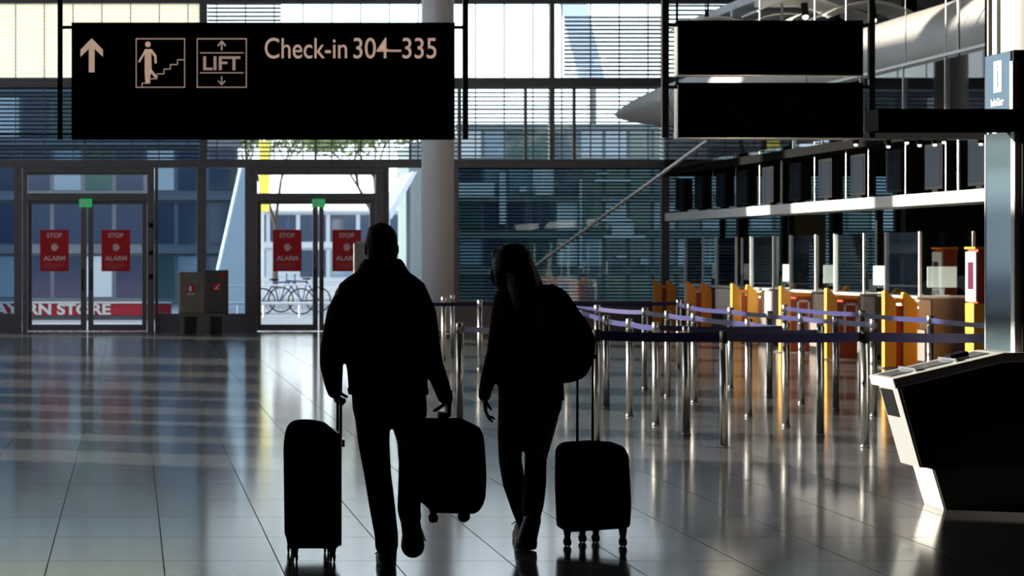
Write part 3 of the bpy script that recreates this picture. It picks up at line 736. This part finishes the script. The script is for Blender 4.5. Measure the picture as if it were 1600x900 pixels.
# tapering pod under the roof
def podring(cx, cy, cz, rx, rz, n=40):
    return [(cx+rx*math.cos(2*PI*i/n), cy, cz+rz*math.sin(2*PI*i/n)) for i in range(n)]
prof = [(41.2, 9.72, 4.42, .01, .01), (41.0, 9.85, 4.42, .13, .12), (40.5, 10.05, 4.44, .27, .24), (39.8, 10.35, 4.47, .44, .37), (38.5, 10.8, 4.50, .68, .52), (36.5, 11.4, 4.50, .90, .66),
        (33.5, 12.1, 4.50, 1.05, .78), (30.0, 12.45, 4.50, 1.15, .88), (26.0, 12.6, 4.50, 1.2, .92), (21, 12.7, 4.5, 1.2, .92)]
r = thing('ceiling_pod', 'long pale spindle-shaped ceiling pod with pointed nose, running over the gallery', 'ceiling pod', (12, 31, 3.6))
PODM = mat('pale_pod_skin', (.40, .385, .355), .45, noise=.03, nscale=2)
MB().loft([podring(b_, a_, c_, e_, f_) for a_, b_, c_, e_, f_ in prof]).build('skin', PODM, r, smooth=True)
w = MB()
for a_, b_, c_, e_, f_ in (prof[4], prof[6], prof[8]):
    R = podring(b_, a_, c_, e_+.008, f_+.008); R2 = podring(b_, a_+.05, c_, e_+.008, f_+.008); w.loft([R, R2], True)
w.build('seam', FRAME, r)
w = MB()
for a_, b_, c_, e_, f_ in (prof[4], prof[6], prof[8]): w.cyl((b_, a_, c_+f_), (b_, a_, 6.2), .02, seg=8)
w.build('hanger', BLK, r)
# gallery with glass balustrade
r = thing('gallery', 'gallery walkway with glass balustrade above the check-in counters', 'gallery', (11.5, 33, 3.2))
MB().box(10.98, XR-.02, 24, D-.15, 3.22, 3.36).build('deck', mat('gallery_deck', (.012, .012, .012), .9, spec=0), r)
MB().box(10.97, 10.98+.03, 24, D-.15, 4.28, 4.32).build('handrail', HANG, r)
for x in (1240, 1285, 1345, 1412, 1478, 1547):
    d = F*11.0/(x-VX); MB().box(10.99, 11.02, d, d+.03, 3.36, 4.28).build('baluster', HANG, r)
MB().box(11.0, 11.012, 24, D-.2, 3.42, 4.24).build('pane', GL, r)

# diagonal escalator rail in front of louvred screen
lo_ = P(792, 448, 42.2)
r = thing('stair_handrail', 'thin pale diagonal stair handrail crossing the louvred screen', 'handrail', (lo_.x, lo_.y, 0))
MB().cyl(lo_, P(1106, 219, 38.0), .036, seg=10).build('rail', HANG, r)
MB().cyl(lo_, (lo_.x, lo_.y, 0), .035, seg=10).build('newel_post', HANG, r)
lo2 = P(1106, 219, 38.0); MB().cyl(lo2, (lo2.x, lo2.y, CEIL), .02, seg=8).build('hanger', BLK, r)

# ------------------------------------------------------------------ round column behind info desk
cx_ = 6.8+.33; 
r = thing('column', 'white round column above and behind the blue info sign', 'column', (cx_, 16.2, 0))
MB().cyl((cx_, 16.2, 0), (cx_, 16.2, CEIL), .33, seg=48).build('shaft', WHITE, r, smooth=True)
MB().box(6.74, 6.77, 16.1, 16.13, 0, CEIL).build('cable_strip', HANG, r)

# ------------------------------------------------------------------ info desk
def K(px, py, d=12.84): v = P(px, py, d); return (v.x, v.z)
yn, yf = 12.84, 13.17
r = thing('information_console', 'slant-sided information console with tilted top, glass screen and blue sign tower', 'information desk', (5.5, 13.0, 0))
GREYP = mat('silver_laminate', (.26, .265, .26), .4)
# faces: slanted left end in silver, camera side in black
top_l = K(1403, 607); bl = K(1438, 731)
tr_ = K(1566, 551); tb_ = tr_[1]-.055
MB().prism([bl, top_l, (tr_[0], tb_), (6.6, tb_), (6.6, bl[1])], yn+.012, yf).build('body', GREYP, r)
MB().prism([(bl[0]+.012, bl[1]), (top_l[0]+.02, top_l[1]), (tr_[0], tb_), (6.6, tb_), (6.6, bl[1])], yn, yn+.012).build('side_panel', BLK, r)
pl, pt = K(1476, 797), K(1457, 732)
MB().prism([(pl[0], 0), pt, (6.6, pt[1]), (6.6, 0)], yn+.012, yf).build('plinth', WHITE, r)
MB().prism([(pl[0]+.01, 0), (pt[0]+.01, pt[1]), (6.6, pt[1]), (6.6, 0)], yn+.0, yn+.012).build('plinth_side', mat('dark_taupe', (.05, .042, .032), .6), r)
# recess on slanted end
e0 = Vector((bl[0], 0, bl[1])); e1 = Vector((top_l[0], 0, top_l[1]))
q = MB(); p0 = e0.lerp(e1, .62); p1 = e0.lerp(e1, .97)
q.prism([(p0.x-.004, p0.z), (p1.x-.004, p1.z), (p1.x+.03, p1.z), (p0.x+.03, p0.z)], yn+.10, yf-.02); q.build('recess', RUB, r)
# tilted top slab
tl = K(1392, 592); tr = K(1566, 551); th = .062
MB().prism([tl, (tr[0], tr[1]), (6.6, tr[1]+.02), (6.6, tr[1]-.05), (tr[0], tr[1]-.062), (tl[0]+.02, tl[1]-th)], yn-.02, yf+.06).build('top_slab', mat('grey_white_solid', (.55, .53, .50), .35), r, bevel=.008)
def on_top(t0, t1, y0, y1, h, name, m):
    a = Vector((tl[0], 0, tl[1])); c = Vector((tr[0], 0, tr[1])); nn = Vector((-(c-a).z, 0, (c-a).x)).normalized()
    p0 = a.lerp(c, t0); p1 = a.lerp(c, t1)
    return MB().prism([(p0.x, p0.z), (p1.x, p1.z), ((p1+nn*h).x, (p1+nn*h).z), ((p0+nn*h).x, (p0+nn*h).z)], y0, y1).build(name, m, r, bevel=.003)
DGL = mat('dark_screen_glass', (.03, .032, .035), .1)
on_top(.04, .24, yn+.08, yf-.02, .006, 'screen', DGL); on_top(.28, .60, yn+.08, yf-.02, .006, 'screen', DGL); on_top(.64, .93, yn+.08, yf-.02, .006, 'screen', DGL)
on_top(.245, .265, yn+.05, yf, .022, 'divider', STEEL); on_top(.61, .63, yn+.05, yf, .022, 'divider', STEEL); on_top(.66, .82, yn+.20, yf-.03, .03, 'card_reader', RUB)
# tower
XT = 5.56
GT = mat('smoky_teal_glass', (.045, .065, .072), .08, 0, .8)
MB().box(XT+.03, 6.6, yn-.0, 13.31, tr[1], 2.38).build('tower_body', BLK, r)
MB().box(XT-.005, XT+.03, 12.93, 13.31, tr[1]+.0, 2.38).build('glass_panel', GT, r)
MB().box(XT-.01, XT+.035, 12.87, 12.93, tr[1]-.01, 2.38).build('edge_strip', WHITE, r, bevel=.006)
MB().box(XT-.008, XT+.03, 13.31, 13.325, tr[1], 2.38).build('edge_strip', WHITE, r)
MB().box(K(1367, 0)[0], 6.6, 12.78, 13.0, 2.375, 2.51).build('cross_arm', SGN, r)
BLUE = mat('blue_sign_face', (.022, .06, .10), .5, emit=(.08, .2, .34), es=.12)
MB().box(XT, 6.6, 12.9, 13.31, 2.51, 2.89).build('sign_box', BLK, r)
MB().box(XT-.01, XT, 12.93, 13.31, 2.51, 2.885).build('sign_face', BLUE, r)
q = MB(); q.box(XT-.015, XT+.03, 12.885, 12.93, 2.51, 2.82); q.build('edge_strip', WHITE, r)
# face letters on the side facing the hall (-X): i-plate and name
q = MB(); q.box(XT-.014, XT-.01, 13.05, 13.17, 2.64, 2.84); q.build('white_plate', WTXT, r)
q = MB(); q.box(XT-.017, XT-.014, 13.105, 13.115, 2.67, 2.78); q.box(XT-.017, XT-.014, 13.105, 13.115, 2.795, 2.81); q.build('i_symbol', mat('sign_blue_ink', (.05, .12, .2), .5), r)
text('lettering', 'InfoGate', WTXT, r, (XT-.013, 13.21, 2.555), .065, rot=(PI/2, 0, -PI/2), width=.20, bold=.002)

# ------------------------------------------------------------------ luggage
def rounded(poly, rad, n=5):
    out = []; N = len(poly)
    for i in range(N):
        p = Vector(poly[i]); a = Vector(poly[i-1])-p; b_ = Vector(poly[(i+1) % N])-p
        rr_ = min(rad[i] if isinstance(rad, (list, tuple)) else rad, a.length*.48, b_.length*.48)
        s0 = p+a.normalized()*rr_; s1 = p+b_.normalized()*rr_
        for j in range(n+1):
            t = j/n; q = s0*(1-t)**2+p*2*t*(1-t)+s1*t*t; out.append((q.x, q.y))
    return out
def wheel(r, x, y, z, R=.028, rot=0, fork=.05, ztop=None):
    w = MB(); c = Vector((x, y, z+R)); ax = Vector((math.cos(rot), math.sin(rot), 0))
    w.cyl(c-ax*.014, c-ax*.004, R, seg=20); w.cyl(c+ax*.004, c+ax*.014, R, seg=20); wo_ = w.build('wheel', RUB, r, bevel=.003)
    f_ = MB(); f_.cyl((x, y, z+R*1.2), (x, y, (ztop if ztop else z+R+fork)+.01), .013, .024, seg=14); f_.cyl(c-ax*.018, c+ax*.018, .006, seg=8)
    f_.build('fork', BLK, wo_, bevel=.004)
def case(label, poly, rads, y0, y1, bevel, name='suitcase', base=None, group=None, ribs=True, bm=SHELL):
    xs = [p[0] for p in poly]; zs = [p[1] for p in poly]
    r = thing(name, label, 'suitcase', ((min(xs)+max(xs))/2, (y0+y1)/2, base if base is not None else 0), group)
    MB().prism(rounded(poly, rads), y0, y1).build('shell', bm, r, bevel=bevel, seg=4)
    return r
# man's rolling case (seen edge on)
dL = 10.62
k = lambda x, y, d=dL: (P(x, y, d).x, P(x, y, d).z)
poly = [k(454, 858), k(452, 700), k(460, 668), k(490, 664), k(527, 671), k(530, 700), k(531, 858)]
r = case('tall black hard-shell suitcase rolling upright at the man\'s left side', poly, [.03, .1, .06, .1, .06, .05, .03], dL, dL+.44, .03)
L1 = r
xb = k(531, 0)[0]
q = MB(); q.box(xb-.02, xb+.014, dL+.03, dL+.41, k(0, 855)[1], k(0, 678)[1]); q.build('back_panel', mat('silver_trim_panel', (.32, .31, .29), .35, .8), r, bevel=.01)
q = MB(); q.box(k(491, 0)[0]-.004, k(491, 0)[0]+.004, dL-.003, dL+.443, k(0, 850)[1], k(0, 672)[1]); q.build('zip_seam', RUB, r)
hx = k(530.5, 0, dL+.2)[0]; zt = k(0, 624, dL+.2)[1]
q = MB(); q.cyl((hx, dL+.14, k(0, 700)[1]), (hx, dL+.14, zt), .008, seg=10); q.cyl((hx, dL+.30, k(0, 700)[1]), (hx, dL+.30, zt), .008, seg=10); q.build('telescopic_pole', mat('dark_pole_metal', (.05, .05, .05), .4, .8), r, smooth=True)
q = MB(); q.cap((hx, dL+.13, zt+.006), .013, (hx, dL+.31, zt+.006), .013); q.build('grip', RUB, r, smooth=True)
q = MB(); q.box(hx-.012, hx+.02, dL+.12, dL+.32, k(0, 702)[1], k(0, 690)[1]); q.build('handle_socket', STEEL, r, bevel=.004)
for x in (462, 521):
    for yy in (dL+.05, dL+.37):
        X_ = k(x, 0)[0]; wheel(r, X_, yy, 0, .027, 0, ztop=k(0, 856)[1])
# carried case
dR = 10.42
k = lambda x, y, d=dR: (P(x, y, d).x, P(x, y, d).z)
poly = [k(670, 798), k(668, 662), k(744, 662), k(752, 680), k(756, 740), k(754, 780), k(742, 800)]
r = case('black suitcase lifted off the floor by the man\'s right hand', poly, [.02, .03, .04, .05, .05, .05, .04], dR-.1, dR+.38, .03, base=k(0, 815)[1])
L2 = r
q = MB(); xx = k(712, 0)[0]; q.box(xx-.004, xx+.004, dR-.103, dR+.383, k(0, 795)[1], k(0, 668)[1]); q.build('zip_seam', RUB, r)
hx2 = k(700, 0)[0]; hz2 = k(0, 651)[1]
q = MB(); zb = k(0, 664)[1]
q.cap((hx2, dR-.01+.05, zb), .010, (hx2, dR+.05, hz2), .011); q.cap((hx2, dR+.05, hz2), .012, (hx2, dR+.20, hz2), .012); q.cap((hx2, dR+.20, hz2), .011, (hx2, dR+.21, zb), .010)
q.build('carry_handle', RUB, r, smooth=True)
for x, R, zz in ((677, .024, 817), (693, .022, 812), (725, .030, 816)):
    c = k(x, zz); wheel(r, c[0], dR+(.0 if x != 693 else .3), c[1], R, .5 if x != 725 else 1.2, ztop=k(0, 795)[1])
c = k(742, 812); 
# woman's case (seen from its broad side)
dW = 11.2
k = lambda x, y, d=dW: (P(x, y, d).x, P(x, y, d).z)
poly = [k(882, 833), k(879, 760), k(880, 706), k(890, 696), k(935, 693), k(975, 696), k(984, 712), k(988, 790), k(986, 826)]
r = case('black four-wheeled cabin suitcase with extended handle at the woman\'s right', poly, [.03, .03, .03, .03, .02, .03, .03, .03, .03], dW, dW+.23, .035)
L3 = r
q = MB()
for x in (896, 910, 924, 942, 956, 970): X_ = k(x, 0)[0]; q.box(X_-.007, X_+.007, dW-.004, dW+.02, k(0, 815)[1], k(0, 712)[1])
q.build('shell_rib', SHELL, r, bevel=.004)
q = MB(); q.box(k(972, 0)[0], k(981, 0)[0], dW-.005, dW+.01, k(0, 724)[1], k(0, 721)[1]); q.build('badge', mat('grey_badge', (.3, .3, .3), .4), r)
ht = 557
q = MB()
for x in (902, 926): q.cyl((k(x, 0, dW+.18)[0], dW+.18, k(0, 700)[1]), (k(x, 0, dW+.18)[0], dW+.18, k(0, ht, dW+.18)[1]), .0075, seg=10)
q.build('telescopic_pole', MATS['dark_pole_metal'], r, smooth=True)
q = MB(); q.cap((k(900, 0, dW+.18)[0], dW+.18, k(0, ht, dW+.18)[1]), .014, (k(928, 0, dW+.18)[0], dW+.18, k(0, ht, dW+.18)[1]), .014); q.build('grip', RUB, r, smooth=True)
for x, yy in ((889, dW+.04), (976, dW+.04), (922, dW+.19), (943, dW+.19)):
    X_ = k(x, 0)[0]; wheel(r, X_, yy, 0, .024, .3, ztop=k(0, 830)[1])
for x, zz, sgn in ((884, 836, -1), (982, 834, 1)): pass

# ------------------------------------------------------------------ people
def hand(mb, wrist, u, n, v, curl, L=.185, thumb=.6, spread=.06, sc=1.0):
    """u wrist->knuckles, n palm normal (fingers curl towards n), v towards the thumb side"""
    u = Vector(u).normalized(); n = Vector(n).normalized(); n = (n-u*n.dot(u)).normalized(); v0 = Vector(v); v = (v0-u*v0.dot(u)-n*v0.dot(n)).normalized()
    w = Vector(wrist); s = sc; pl = .092*s
    for t in (-.030, -.010, .010, .030):
        mb.cap(w+v*t*.6*s, .014*s, w+u*pl+v*t*s, .0115*s)
    mb.cap(w-u*.03, .021*s, w+u*.02, .021*s)
    fl = [(.030, .072, .0088), (.010, .080, .0092), (-.010, .075, .0088), (-.029, .060, .0078)]
    for i, (t, fl_, rad) in enumerate(fl):
        p = w+u*pl+v*t*s; ang = spread*(t/.03); dirv = (u+v*ang).normalized(); c_ = curl[i] if isinstance(curl, (list, tuple)) else curl
        segs = [fl_*.5, fl_*.29, fl_*.24]; a_ = 0
        for j, sl in enumerate(segs):
            a_ += c_*(.75, 1.0, .7)[j]; dd = (dirv*math.cos(a_)+n*math.sin(a_)).normalized(); q = p+dd*sl*s
            mb.cap(p, rad*s*(1-.07*j), q, rad*s*(.93-.07*j)); p = q
    p = w+u*.02*s+v*.024*s; d1 = (v*.75+u*.6+n*thumb*.6).normalized(); q = p+d1*.042*s; mb.cap(p, .0135*s, q, .0115*s)
    d2 = (u*.8+v*.25+n*thumb).normalized(); q2 = q+d2*.032*s; mb.cap(q, .0112*s, q2, .010*s)
    d3 = (u*.75+n*thumb*1.3).normalized(); mb.cap(q2, .010*s, q2+d3*.026*s, .0085*s)

# ---- the man, seen from behind
dM = 10.5
def M(x, y, dy=0): return P(x, y, dM+dy)
pp = F/dM
def R_(px): return px/pp
man = thing('person', 'man seen from behind in dark jacket and trousers, wheeling one suitcase and carrying another', 'person', (M(610, 0).x, dM, 0))
def rings(lst, fn, per, depth_c=0):
    out = []
    for y, x0, x1, ry, cy in lst:
        a = fn(x0, y, cy); c = fn(x1, y, cy); out.append(((a.x+c.x)/2, a.y, a.z, (c.x-a.x)/2, ry))
    return out
def face(mb, c, fwd, s=1.0):
    """nose, brow, lips and chin on a head at c looking along fwd"""
    f_ = Vector(fwd).normalized(); up = Vector((0, 0, 1)); sd_ = f_.cross(up)
    mb.cap(c+f_*.088*s+up*.012, .009, c+f_*.108*s-up*.022, .013)
    mb.cap(c+f_*.080*s+sd_*.035+up*.026, .010, c+f_*.080*s-sd_*.035+up*.026, .010)
    mb.cap(c+f_*.084*s+sd_*.018-up*.052, .007, c+f_*.084*s-sd_*.018-up*.052, .007)
    mb.ball(c+f_*.066*s-up*.085, .028, .026, .022)
    mb.ball(c+f_*.03-up*.05, .06, .06, .06)
def eyes(par, c, fwd, s=1.0):
    f_ = Vector(fwd).normalized(); up = Vector((0, 0, 1)); sd_ = f_.cross(up)
    for q in (-1, 1): MB().ball(c+f_*.079*s+sd_*.031*q+up*.006, .012).build('eye', WTXT, par, smooth=True)
body = MB()
hc = M(596, 386, .02)
body.ball(hc+Vector((0, 0, .012)), .076, .096, .108); face(body, hc, (0, 1, 0))
for sx in (-1, 1): body.ball(hc+Vector((sx*.080, .0, -.012)), .010, .02, .032)
body.cap(M(597, 400, .01), .056, M(597, 432, 0), .062)
body.ell(rings([(430, 568, 628, .08, 0), (445, 545, 652, .10, 0), (480, 548, 656, .11, 0), (540, 552, 658, .10, 0), (590, 552, 658, .11, 0), (640, 552, 662, .11, 0), (655, 560, 655, .10, 0)], M, pp))
armL = [(M(540, 462), .058), (M(519, 545, -.02), .044), (M(521, 604, .10), .030)]
armR = [(M(652, 460), .058), (M(671, 545, 0), .044), (M(694, 618, .06), .030)]
body.chain(armL); body.chain(armR)
legL = [(M(582, 645), .085), (M(591, 740, .06), .056), (M(604, 850, 0), .044), (M(605, 872, 0), .044), (M(605, 879, .16), .03)]
legR = [(M(636, 645), .085), (M(644, 722, .03), .056), (M(640, 800, -.27), .040), (M(646, 830, -.28), .036), (M(649, 856, -.20), .03)]
body.chain(legL); body.chain(legR)
# left hand closes over the trolley grip (bar runs along Y at hx)
wl = Vector((hx-.022, dL+.20, zt+.075))
body.cap(M(521, 604, .10), .029, wl, .024)
hand(body, wl, (.05, .0, -1), (1, 0, 0), (0, 1, 0), [1.25, 1.3, 1.3, 1.25], thumb=1.0, sc=.92)
wr = Vector((hx2+.022-.0, dR+.125, hz2+.085))
body.cap(M(694, 618, .06), .029, wr, .024)
hand(body, wr, (-.02, 0, -1), (-1, 0, 0), (0, 1, 0), [1.25, 1.3, 1.3, 1.25], thumb=1.0, sc=.95)
bo = body.build('body', SKIN, man, remesh=.0045, sm_it=3)
eyes(man, hc, (0, 1, 0))
# hair
h = MB(); h.ball(hc+Vector((0, -.006, .026)), .084, .102, .100); h.ball(hc+Vector((0, -.03, -.03)), .080, .072, .072); h.ball(hc+Vector((-.01, -.0, .085)), .062, .07, .034)
h.box(hc.x-.05, hc.x+.05, hc.y-.09, hc.y-.05, hc.z-.10, hc.z-.04)
h.build('hair', HAIRD, man, remesh=.006, sm_it=4)
# jacket
j = MB()
j.ell(rings([(404, 570, 626, .075, 0), (412, 563, 632, .085, 0), (424, 558, 638, .095, 0), (434, 542, 652, .105, 0), (444, 530, 664, .115, 0), (462, 526, 668, .125, 0), (500, 535, 669, .135, 0), (545, 541, 668, .135, 0), (585, 543, 668, .135, 0), (612, 545, 668, .14, 0)], M, pp), 36, 2.3)
j.chain([(M(546, 458), R_(20)), (M(531, 490), R_(21)), (M(519, 545, -.02), R_(19.5)), (M(518, 570, .01), R_(18.5)), (M(521, 600, .09), R_(14.5)), (M(523, 611, .11), R_(12.5))])
j.chain([(M(648, 458), R_(20)), (M(662, 490), R_(20)), (M(670, 540), R_(18)), (M(677, 570, .02), R_(16)), (M(690, 604, .05), R_(13.5)), (M(695, 620, .06), R_(12))])
j.build('jacket', CLOTH, man, remesh=.009, sm_it=3)
q = MB(); q.ell(rings([(606, 543, 669, .143, 0), (616, 544, 669, .143, 0)], M, pp), 36, 2.3); q.build('jacket_hem', CLOTH, man, bevel=.004)
t = MB()
t.ell(rings([(606, 549, 665, .12, 0), (640, 551, 667, .125, 0), (652, 554, 666, .12, 0)], M, pp), 32, 2.4)
t.chain([(M(582, 650), R_(28)), (M(584, 690, .03), R_(25)), (M(590, 740, .06), R_(21.5)), (M(597, 790, .03), R_(20.5)), (M(604, 838, 0), R_(18.5)), (M(604, 851, 0), R_(18.5))])
t.chain([(M(636, 650), R_(28)), (M(644, 685, .03), R_(24.5)), (M(645, 722, .03), R_(22.5)), (M(641, 760, -.12), R_(19)), (M(639, 795, -.25), R_(18)), (M(641, 808, -.28), R_(17))])
t.build('trousers', CLOTH, man, remesh=.009, sm_it=3)
s_ = MB(); gz = .0
fl = M(606, 885, 0)
s_.ell([(fl.x, fl.y+.075, .0, .048, .15), (fl.x, fl.y+.075, .03, .050, .152), (fl.x, fl.y+.05, .06, .050, .125), (fl.x, fl.y+.0, .10, .047, .075), (fl.x, fl.y-.0, .145, .045, .06)], 28)
s_.build('shoe', LEATHER, man, remesh=.006, sm_it=2)
s_ = MB(); c0 = M(645, 822, -.30); c1 = M(649, 852, -.25)
rot = Matrix.Rotation(math.radians(-8), 3, 'Y') @ Matrix.Rotation(math.radians(-62), 3, 'X')
# trailing foot: sole turned to the camera, toe low
for t_, w_, th_ in ((-.11, .036, .04), (-.07, .042, .045), (0, .043, .038), (.06, .052, .034), (.10, .046, .028)):
    pass
ax = Vector((.03, .30, -1)).normalized(); ctr = M(645, 836, -.26)
top_ = M(641, 812, -.29)
s_.cap(top_, .050, ctr+ax*.01, .052); s_.cap(ctr, .054, ctr+ax*.06, .060); s_.cap(top_+Vector((0, .02, .0)), .045, ctr+ax*.06+Vector((0, .03, 0)), .04)
s_.build('shoe', LEATHER, man, remesh=.006, sm_it=2)
sl = MB(); sl.cyl(M(657, 828, -.27), M(663, 845, -.27), .0025, seg=6); sl.cyl(M(659, 827, -.27), M(665, 846, -.27), .0025, seg=6); sl.build('shoelace', LEATHER, man)
sl = MB(); sl.cyl(M(590, 862, -.02), M(586, 866, -.02), .003, seg=6); sl.build('shoelace', LEATHER, man)

# ---- the woman
dV = 11.05
def V(x, y, dy=0): return P(x, y, dV+dy)
pw = F/dV
def r_(px): return px/pw
wom = thing('person', 'long-haired woman in dark jacket walking beside the man, face turned left', 'person', (V(825, 0).x, dV, 0))
b2 = MB(); hw = V(798, 418, 0); fw = Vector((-.93, .36, -.05)).normalized()
rotz = Matrix.Rotation(math.atan2(fw.y, fw.x)-PI/2, 3, 'Z')
b2.ball(hw+Vector((0, 0, .015)), .070, .090, .102, rotz); face(b2, hw, fw, .95)
b2.cap(V(808, 436), .05, V(820, 460), .055)
b2.ell(rings([(455, 790, 850, .07, 0), (468, 782, 868, .10, 0), (510, 788, 868, .10, 0), (560, 792, 862, .09, 0), (600, 788, 868, .105, 0), (635, 786, 872, .11, 0), (660, 792, 866, .10, 0)], V, pw))
b2.chain([(V(789, 472), .048), (V(777, 545, -.02), .038), (V(759, 615, .02), .026)])
b2.chain([(V(862, 472, .02), .048), (V(890, 530, .0), .038), (P(905, 560, dW+.16)+Vector((0, -.06, .03)), .026)])
b2.chain([(V(805, 650), .08), (V(797, 715, .05), .052), (V(815, 800, .30), .038), (V(818, 822, .34), .036)])
b2.chain([(V(850, 650), .08), (V(838, 720, .0), .052), (V(829, 798, -.10), .038), (V(827, 818, -.10), .034), (V(824, 845, .0), .028)])
hand(b2, V(757, 618, .02), (.08, .05, -1), (1, -.15, .05), (0, 1, 0), [.28, .32, .55, .62], thumb=.35, spread=.12, sc=.90)
gp = Vector((P(911, 0, dW+.18).x, dW+.18, P(0, ht, dW+.18).z))
hand(b2, gp+Vector((-.01, -.022, .07)), (0, .05, -1), (0, 1, 0), (-1, 0, 0), [1.2, 1.25, 1.25, 1.2], thumb=.9, sc=.88)
b2.build('body', SKIN, wom, remesh=.0045, sm_it=3)
eyes(wom, hw, fw, .95)
mk = MB(); mk.ball(hw+fw*.062-Vector((0, 0, .052)), .055, .052, .048, rotz); mk.build('face_mask', mat('dark_face_mask', (.02, .02, .022), .9), wom, smooth=True)
h = MB()
h.ball(V(798, 409, -.01), r_(29), .10, r_(29)); h.ball(V(806, 404, -.02), r_(25), .095, r_(25))
h.chain([(V(806, 404, -.03), r_(24)), (V(812, 425, -.05), r_(24)), (V(818, 447, -.07), r_(25)), (V(822, 475, -.08), r_(24)), (V(822, 505, -.09), r_(17))])
h.cap(V(776, 398, -.0), r_(9), V(782, 440, -.02), r_(9))
h.chain([(V(820, 415, -.03), r_(15)), (V(830, 437, -.05), r_(15)), (V(838, 452, -.06), r_(13))])
h.build('hair', HAIRB, wom, remesh=.008, sm_it=3)
j = MB()
j.ell(rings([(440, 788, 838, .07, 0), (452, 778, 858, .09, 0), (464, 774, 872, .11, 0), (490, 772, 876, .12, 0), (530, 776, 874, .12, 0), (570, 778, 876, .125, 0), (600, 777, 880, .13, 0), (626, 782, 881, .135, 0)], V, pw), 32, 2.3)
j.chain([(V(788, 468), r_(17)), (V(781, 510, 0), r_(16)), (V(775, 550, -.02), r_(14.5)), (V(765, 585, 0), r_(13)), (V(758, 611, .02), r_(10.5)), (V(757, 618, .02), r_(10))])
j.chain([(V(862, 468, .02), r_(18)), (V(888, 530, .0), r_(14)), (P(903, 552, dW+.14)+Vector((0, -.06, .05)), r_(11))])
j.build('jacket', CLOTH, wom, remesh=.009, sm_it=3)
t = MB()
t.ell(rings([(610, 779, 880, .12, 0), (640, 779, 876, .12, 0), (662, 780, 866, .115, 0)], V, pw), 32, 2.3)
t.chain([(V(800, 650), r_(22)), (V(797, 690, .03), r_(19.5)), (V(797, 718, .05), r_(18)), (V(803, 755, .15), r_(18)), (V(814, 793, .28), r_(16)), (V(817, 806, .30), r_(14))])
t.chain([(V(844, 650), r_(23)), (V(838, 690, .02), r_(18.5)), (V(837, 720, 0), r_(17)), (V(836, 755, -.05), r_(17.5)), (V(832, 788, -.10), r_(17.5)), (V(831, 800, -.10), r_(15.5))])
t.build('trousers', DENIM, wom, remesh=.0075, sm_it=3)
s_ = MB(); o = V(818, 0, .36)
s_.ell([(o.x, o.y+.07, 0, .042, .135), (o.x, o.y+.07, .03, .044, .138), (o.x, o.y+.04, .06, .043, .11), (o.x, o.y, .12, .04, .06)], 24); s_.build('shoe', LEATHER, wom, remesh=.006, sm_it=2)
s_ = MB(); s_.cap(V(832, 812, -.12), r_(13.5), V(824, 840, -.04), r_(15.5)); s_.cap(V(824, 840, -.04), r_(15), V(823, 848, .04), r_(11)); s_.cap(V(829, 820, -.06), r_(13), V(824, 845, .0), r_(14))
s_.ell([(V(824, 0).x, dV+.05, P(0, 857, dV+.05).z, r_(17), .07), (V(824, 0).x, dV+.04, P(0, 848, dV).z, r_(17.5), .08), (V(824, 0).x, dV+.03, P(0, 838, dV).z, r_(15), .06)], 24)
s_.build('shoe', LEATHER, wom, remesh=.006, sm_it=2)
sl = MB(); sl.cyl(V(811, 812, -.08), V(805, 815, -.08), .003, seg=6); sl.cyl(V(805, 815, -.08), V(799, 820, -.08), .0028, seg=6); sl.build('shoelace', LEATHER, wom)
# backpack
bp = thing('backpack', 'dark rounded backpack hanging on the woman\'s right shoulder', 'backpack', (V(890, 0).x, dV-.15, V(0, 595).z))
q = MB(); pol = [(V(x, 0, -.18).x, V(0, y, -.18).z) for x, y in ((838, 470), (848, 441), (874, 452), (898, 488), (914, 510), (921, 530), (918, 560), (905, 588), (880, 596), (850, 596), (838, 560))]
q.prism(rounded(pol, .04, 3), dV-.34, dV-.11); q.build('bag', FABRIC, bp, bevel=.05, seg=4)
q = MB(); pol2 = [(V(x, 0, -.35).x, V(0, y, -.35).z) for x, y in ((852, 520), (900, 520), (908, 555), (896, 584), (858, 586))]
q.prism(rounded(pol2, .03, 3), dV-.37, dV-.32); q.build('front_pocket', FABRIC, bp, bevel=.02, seg=3)
q = MB(); q.chain([(V(858, 452, -.14), .013), (V(862, 447, -.04), .014), (V(858, 452, .11), .013)]); q.build('shoulder_strap', FABRIC, bp, smooth=True)
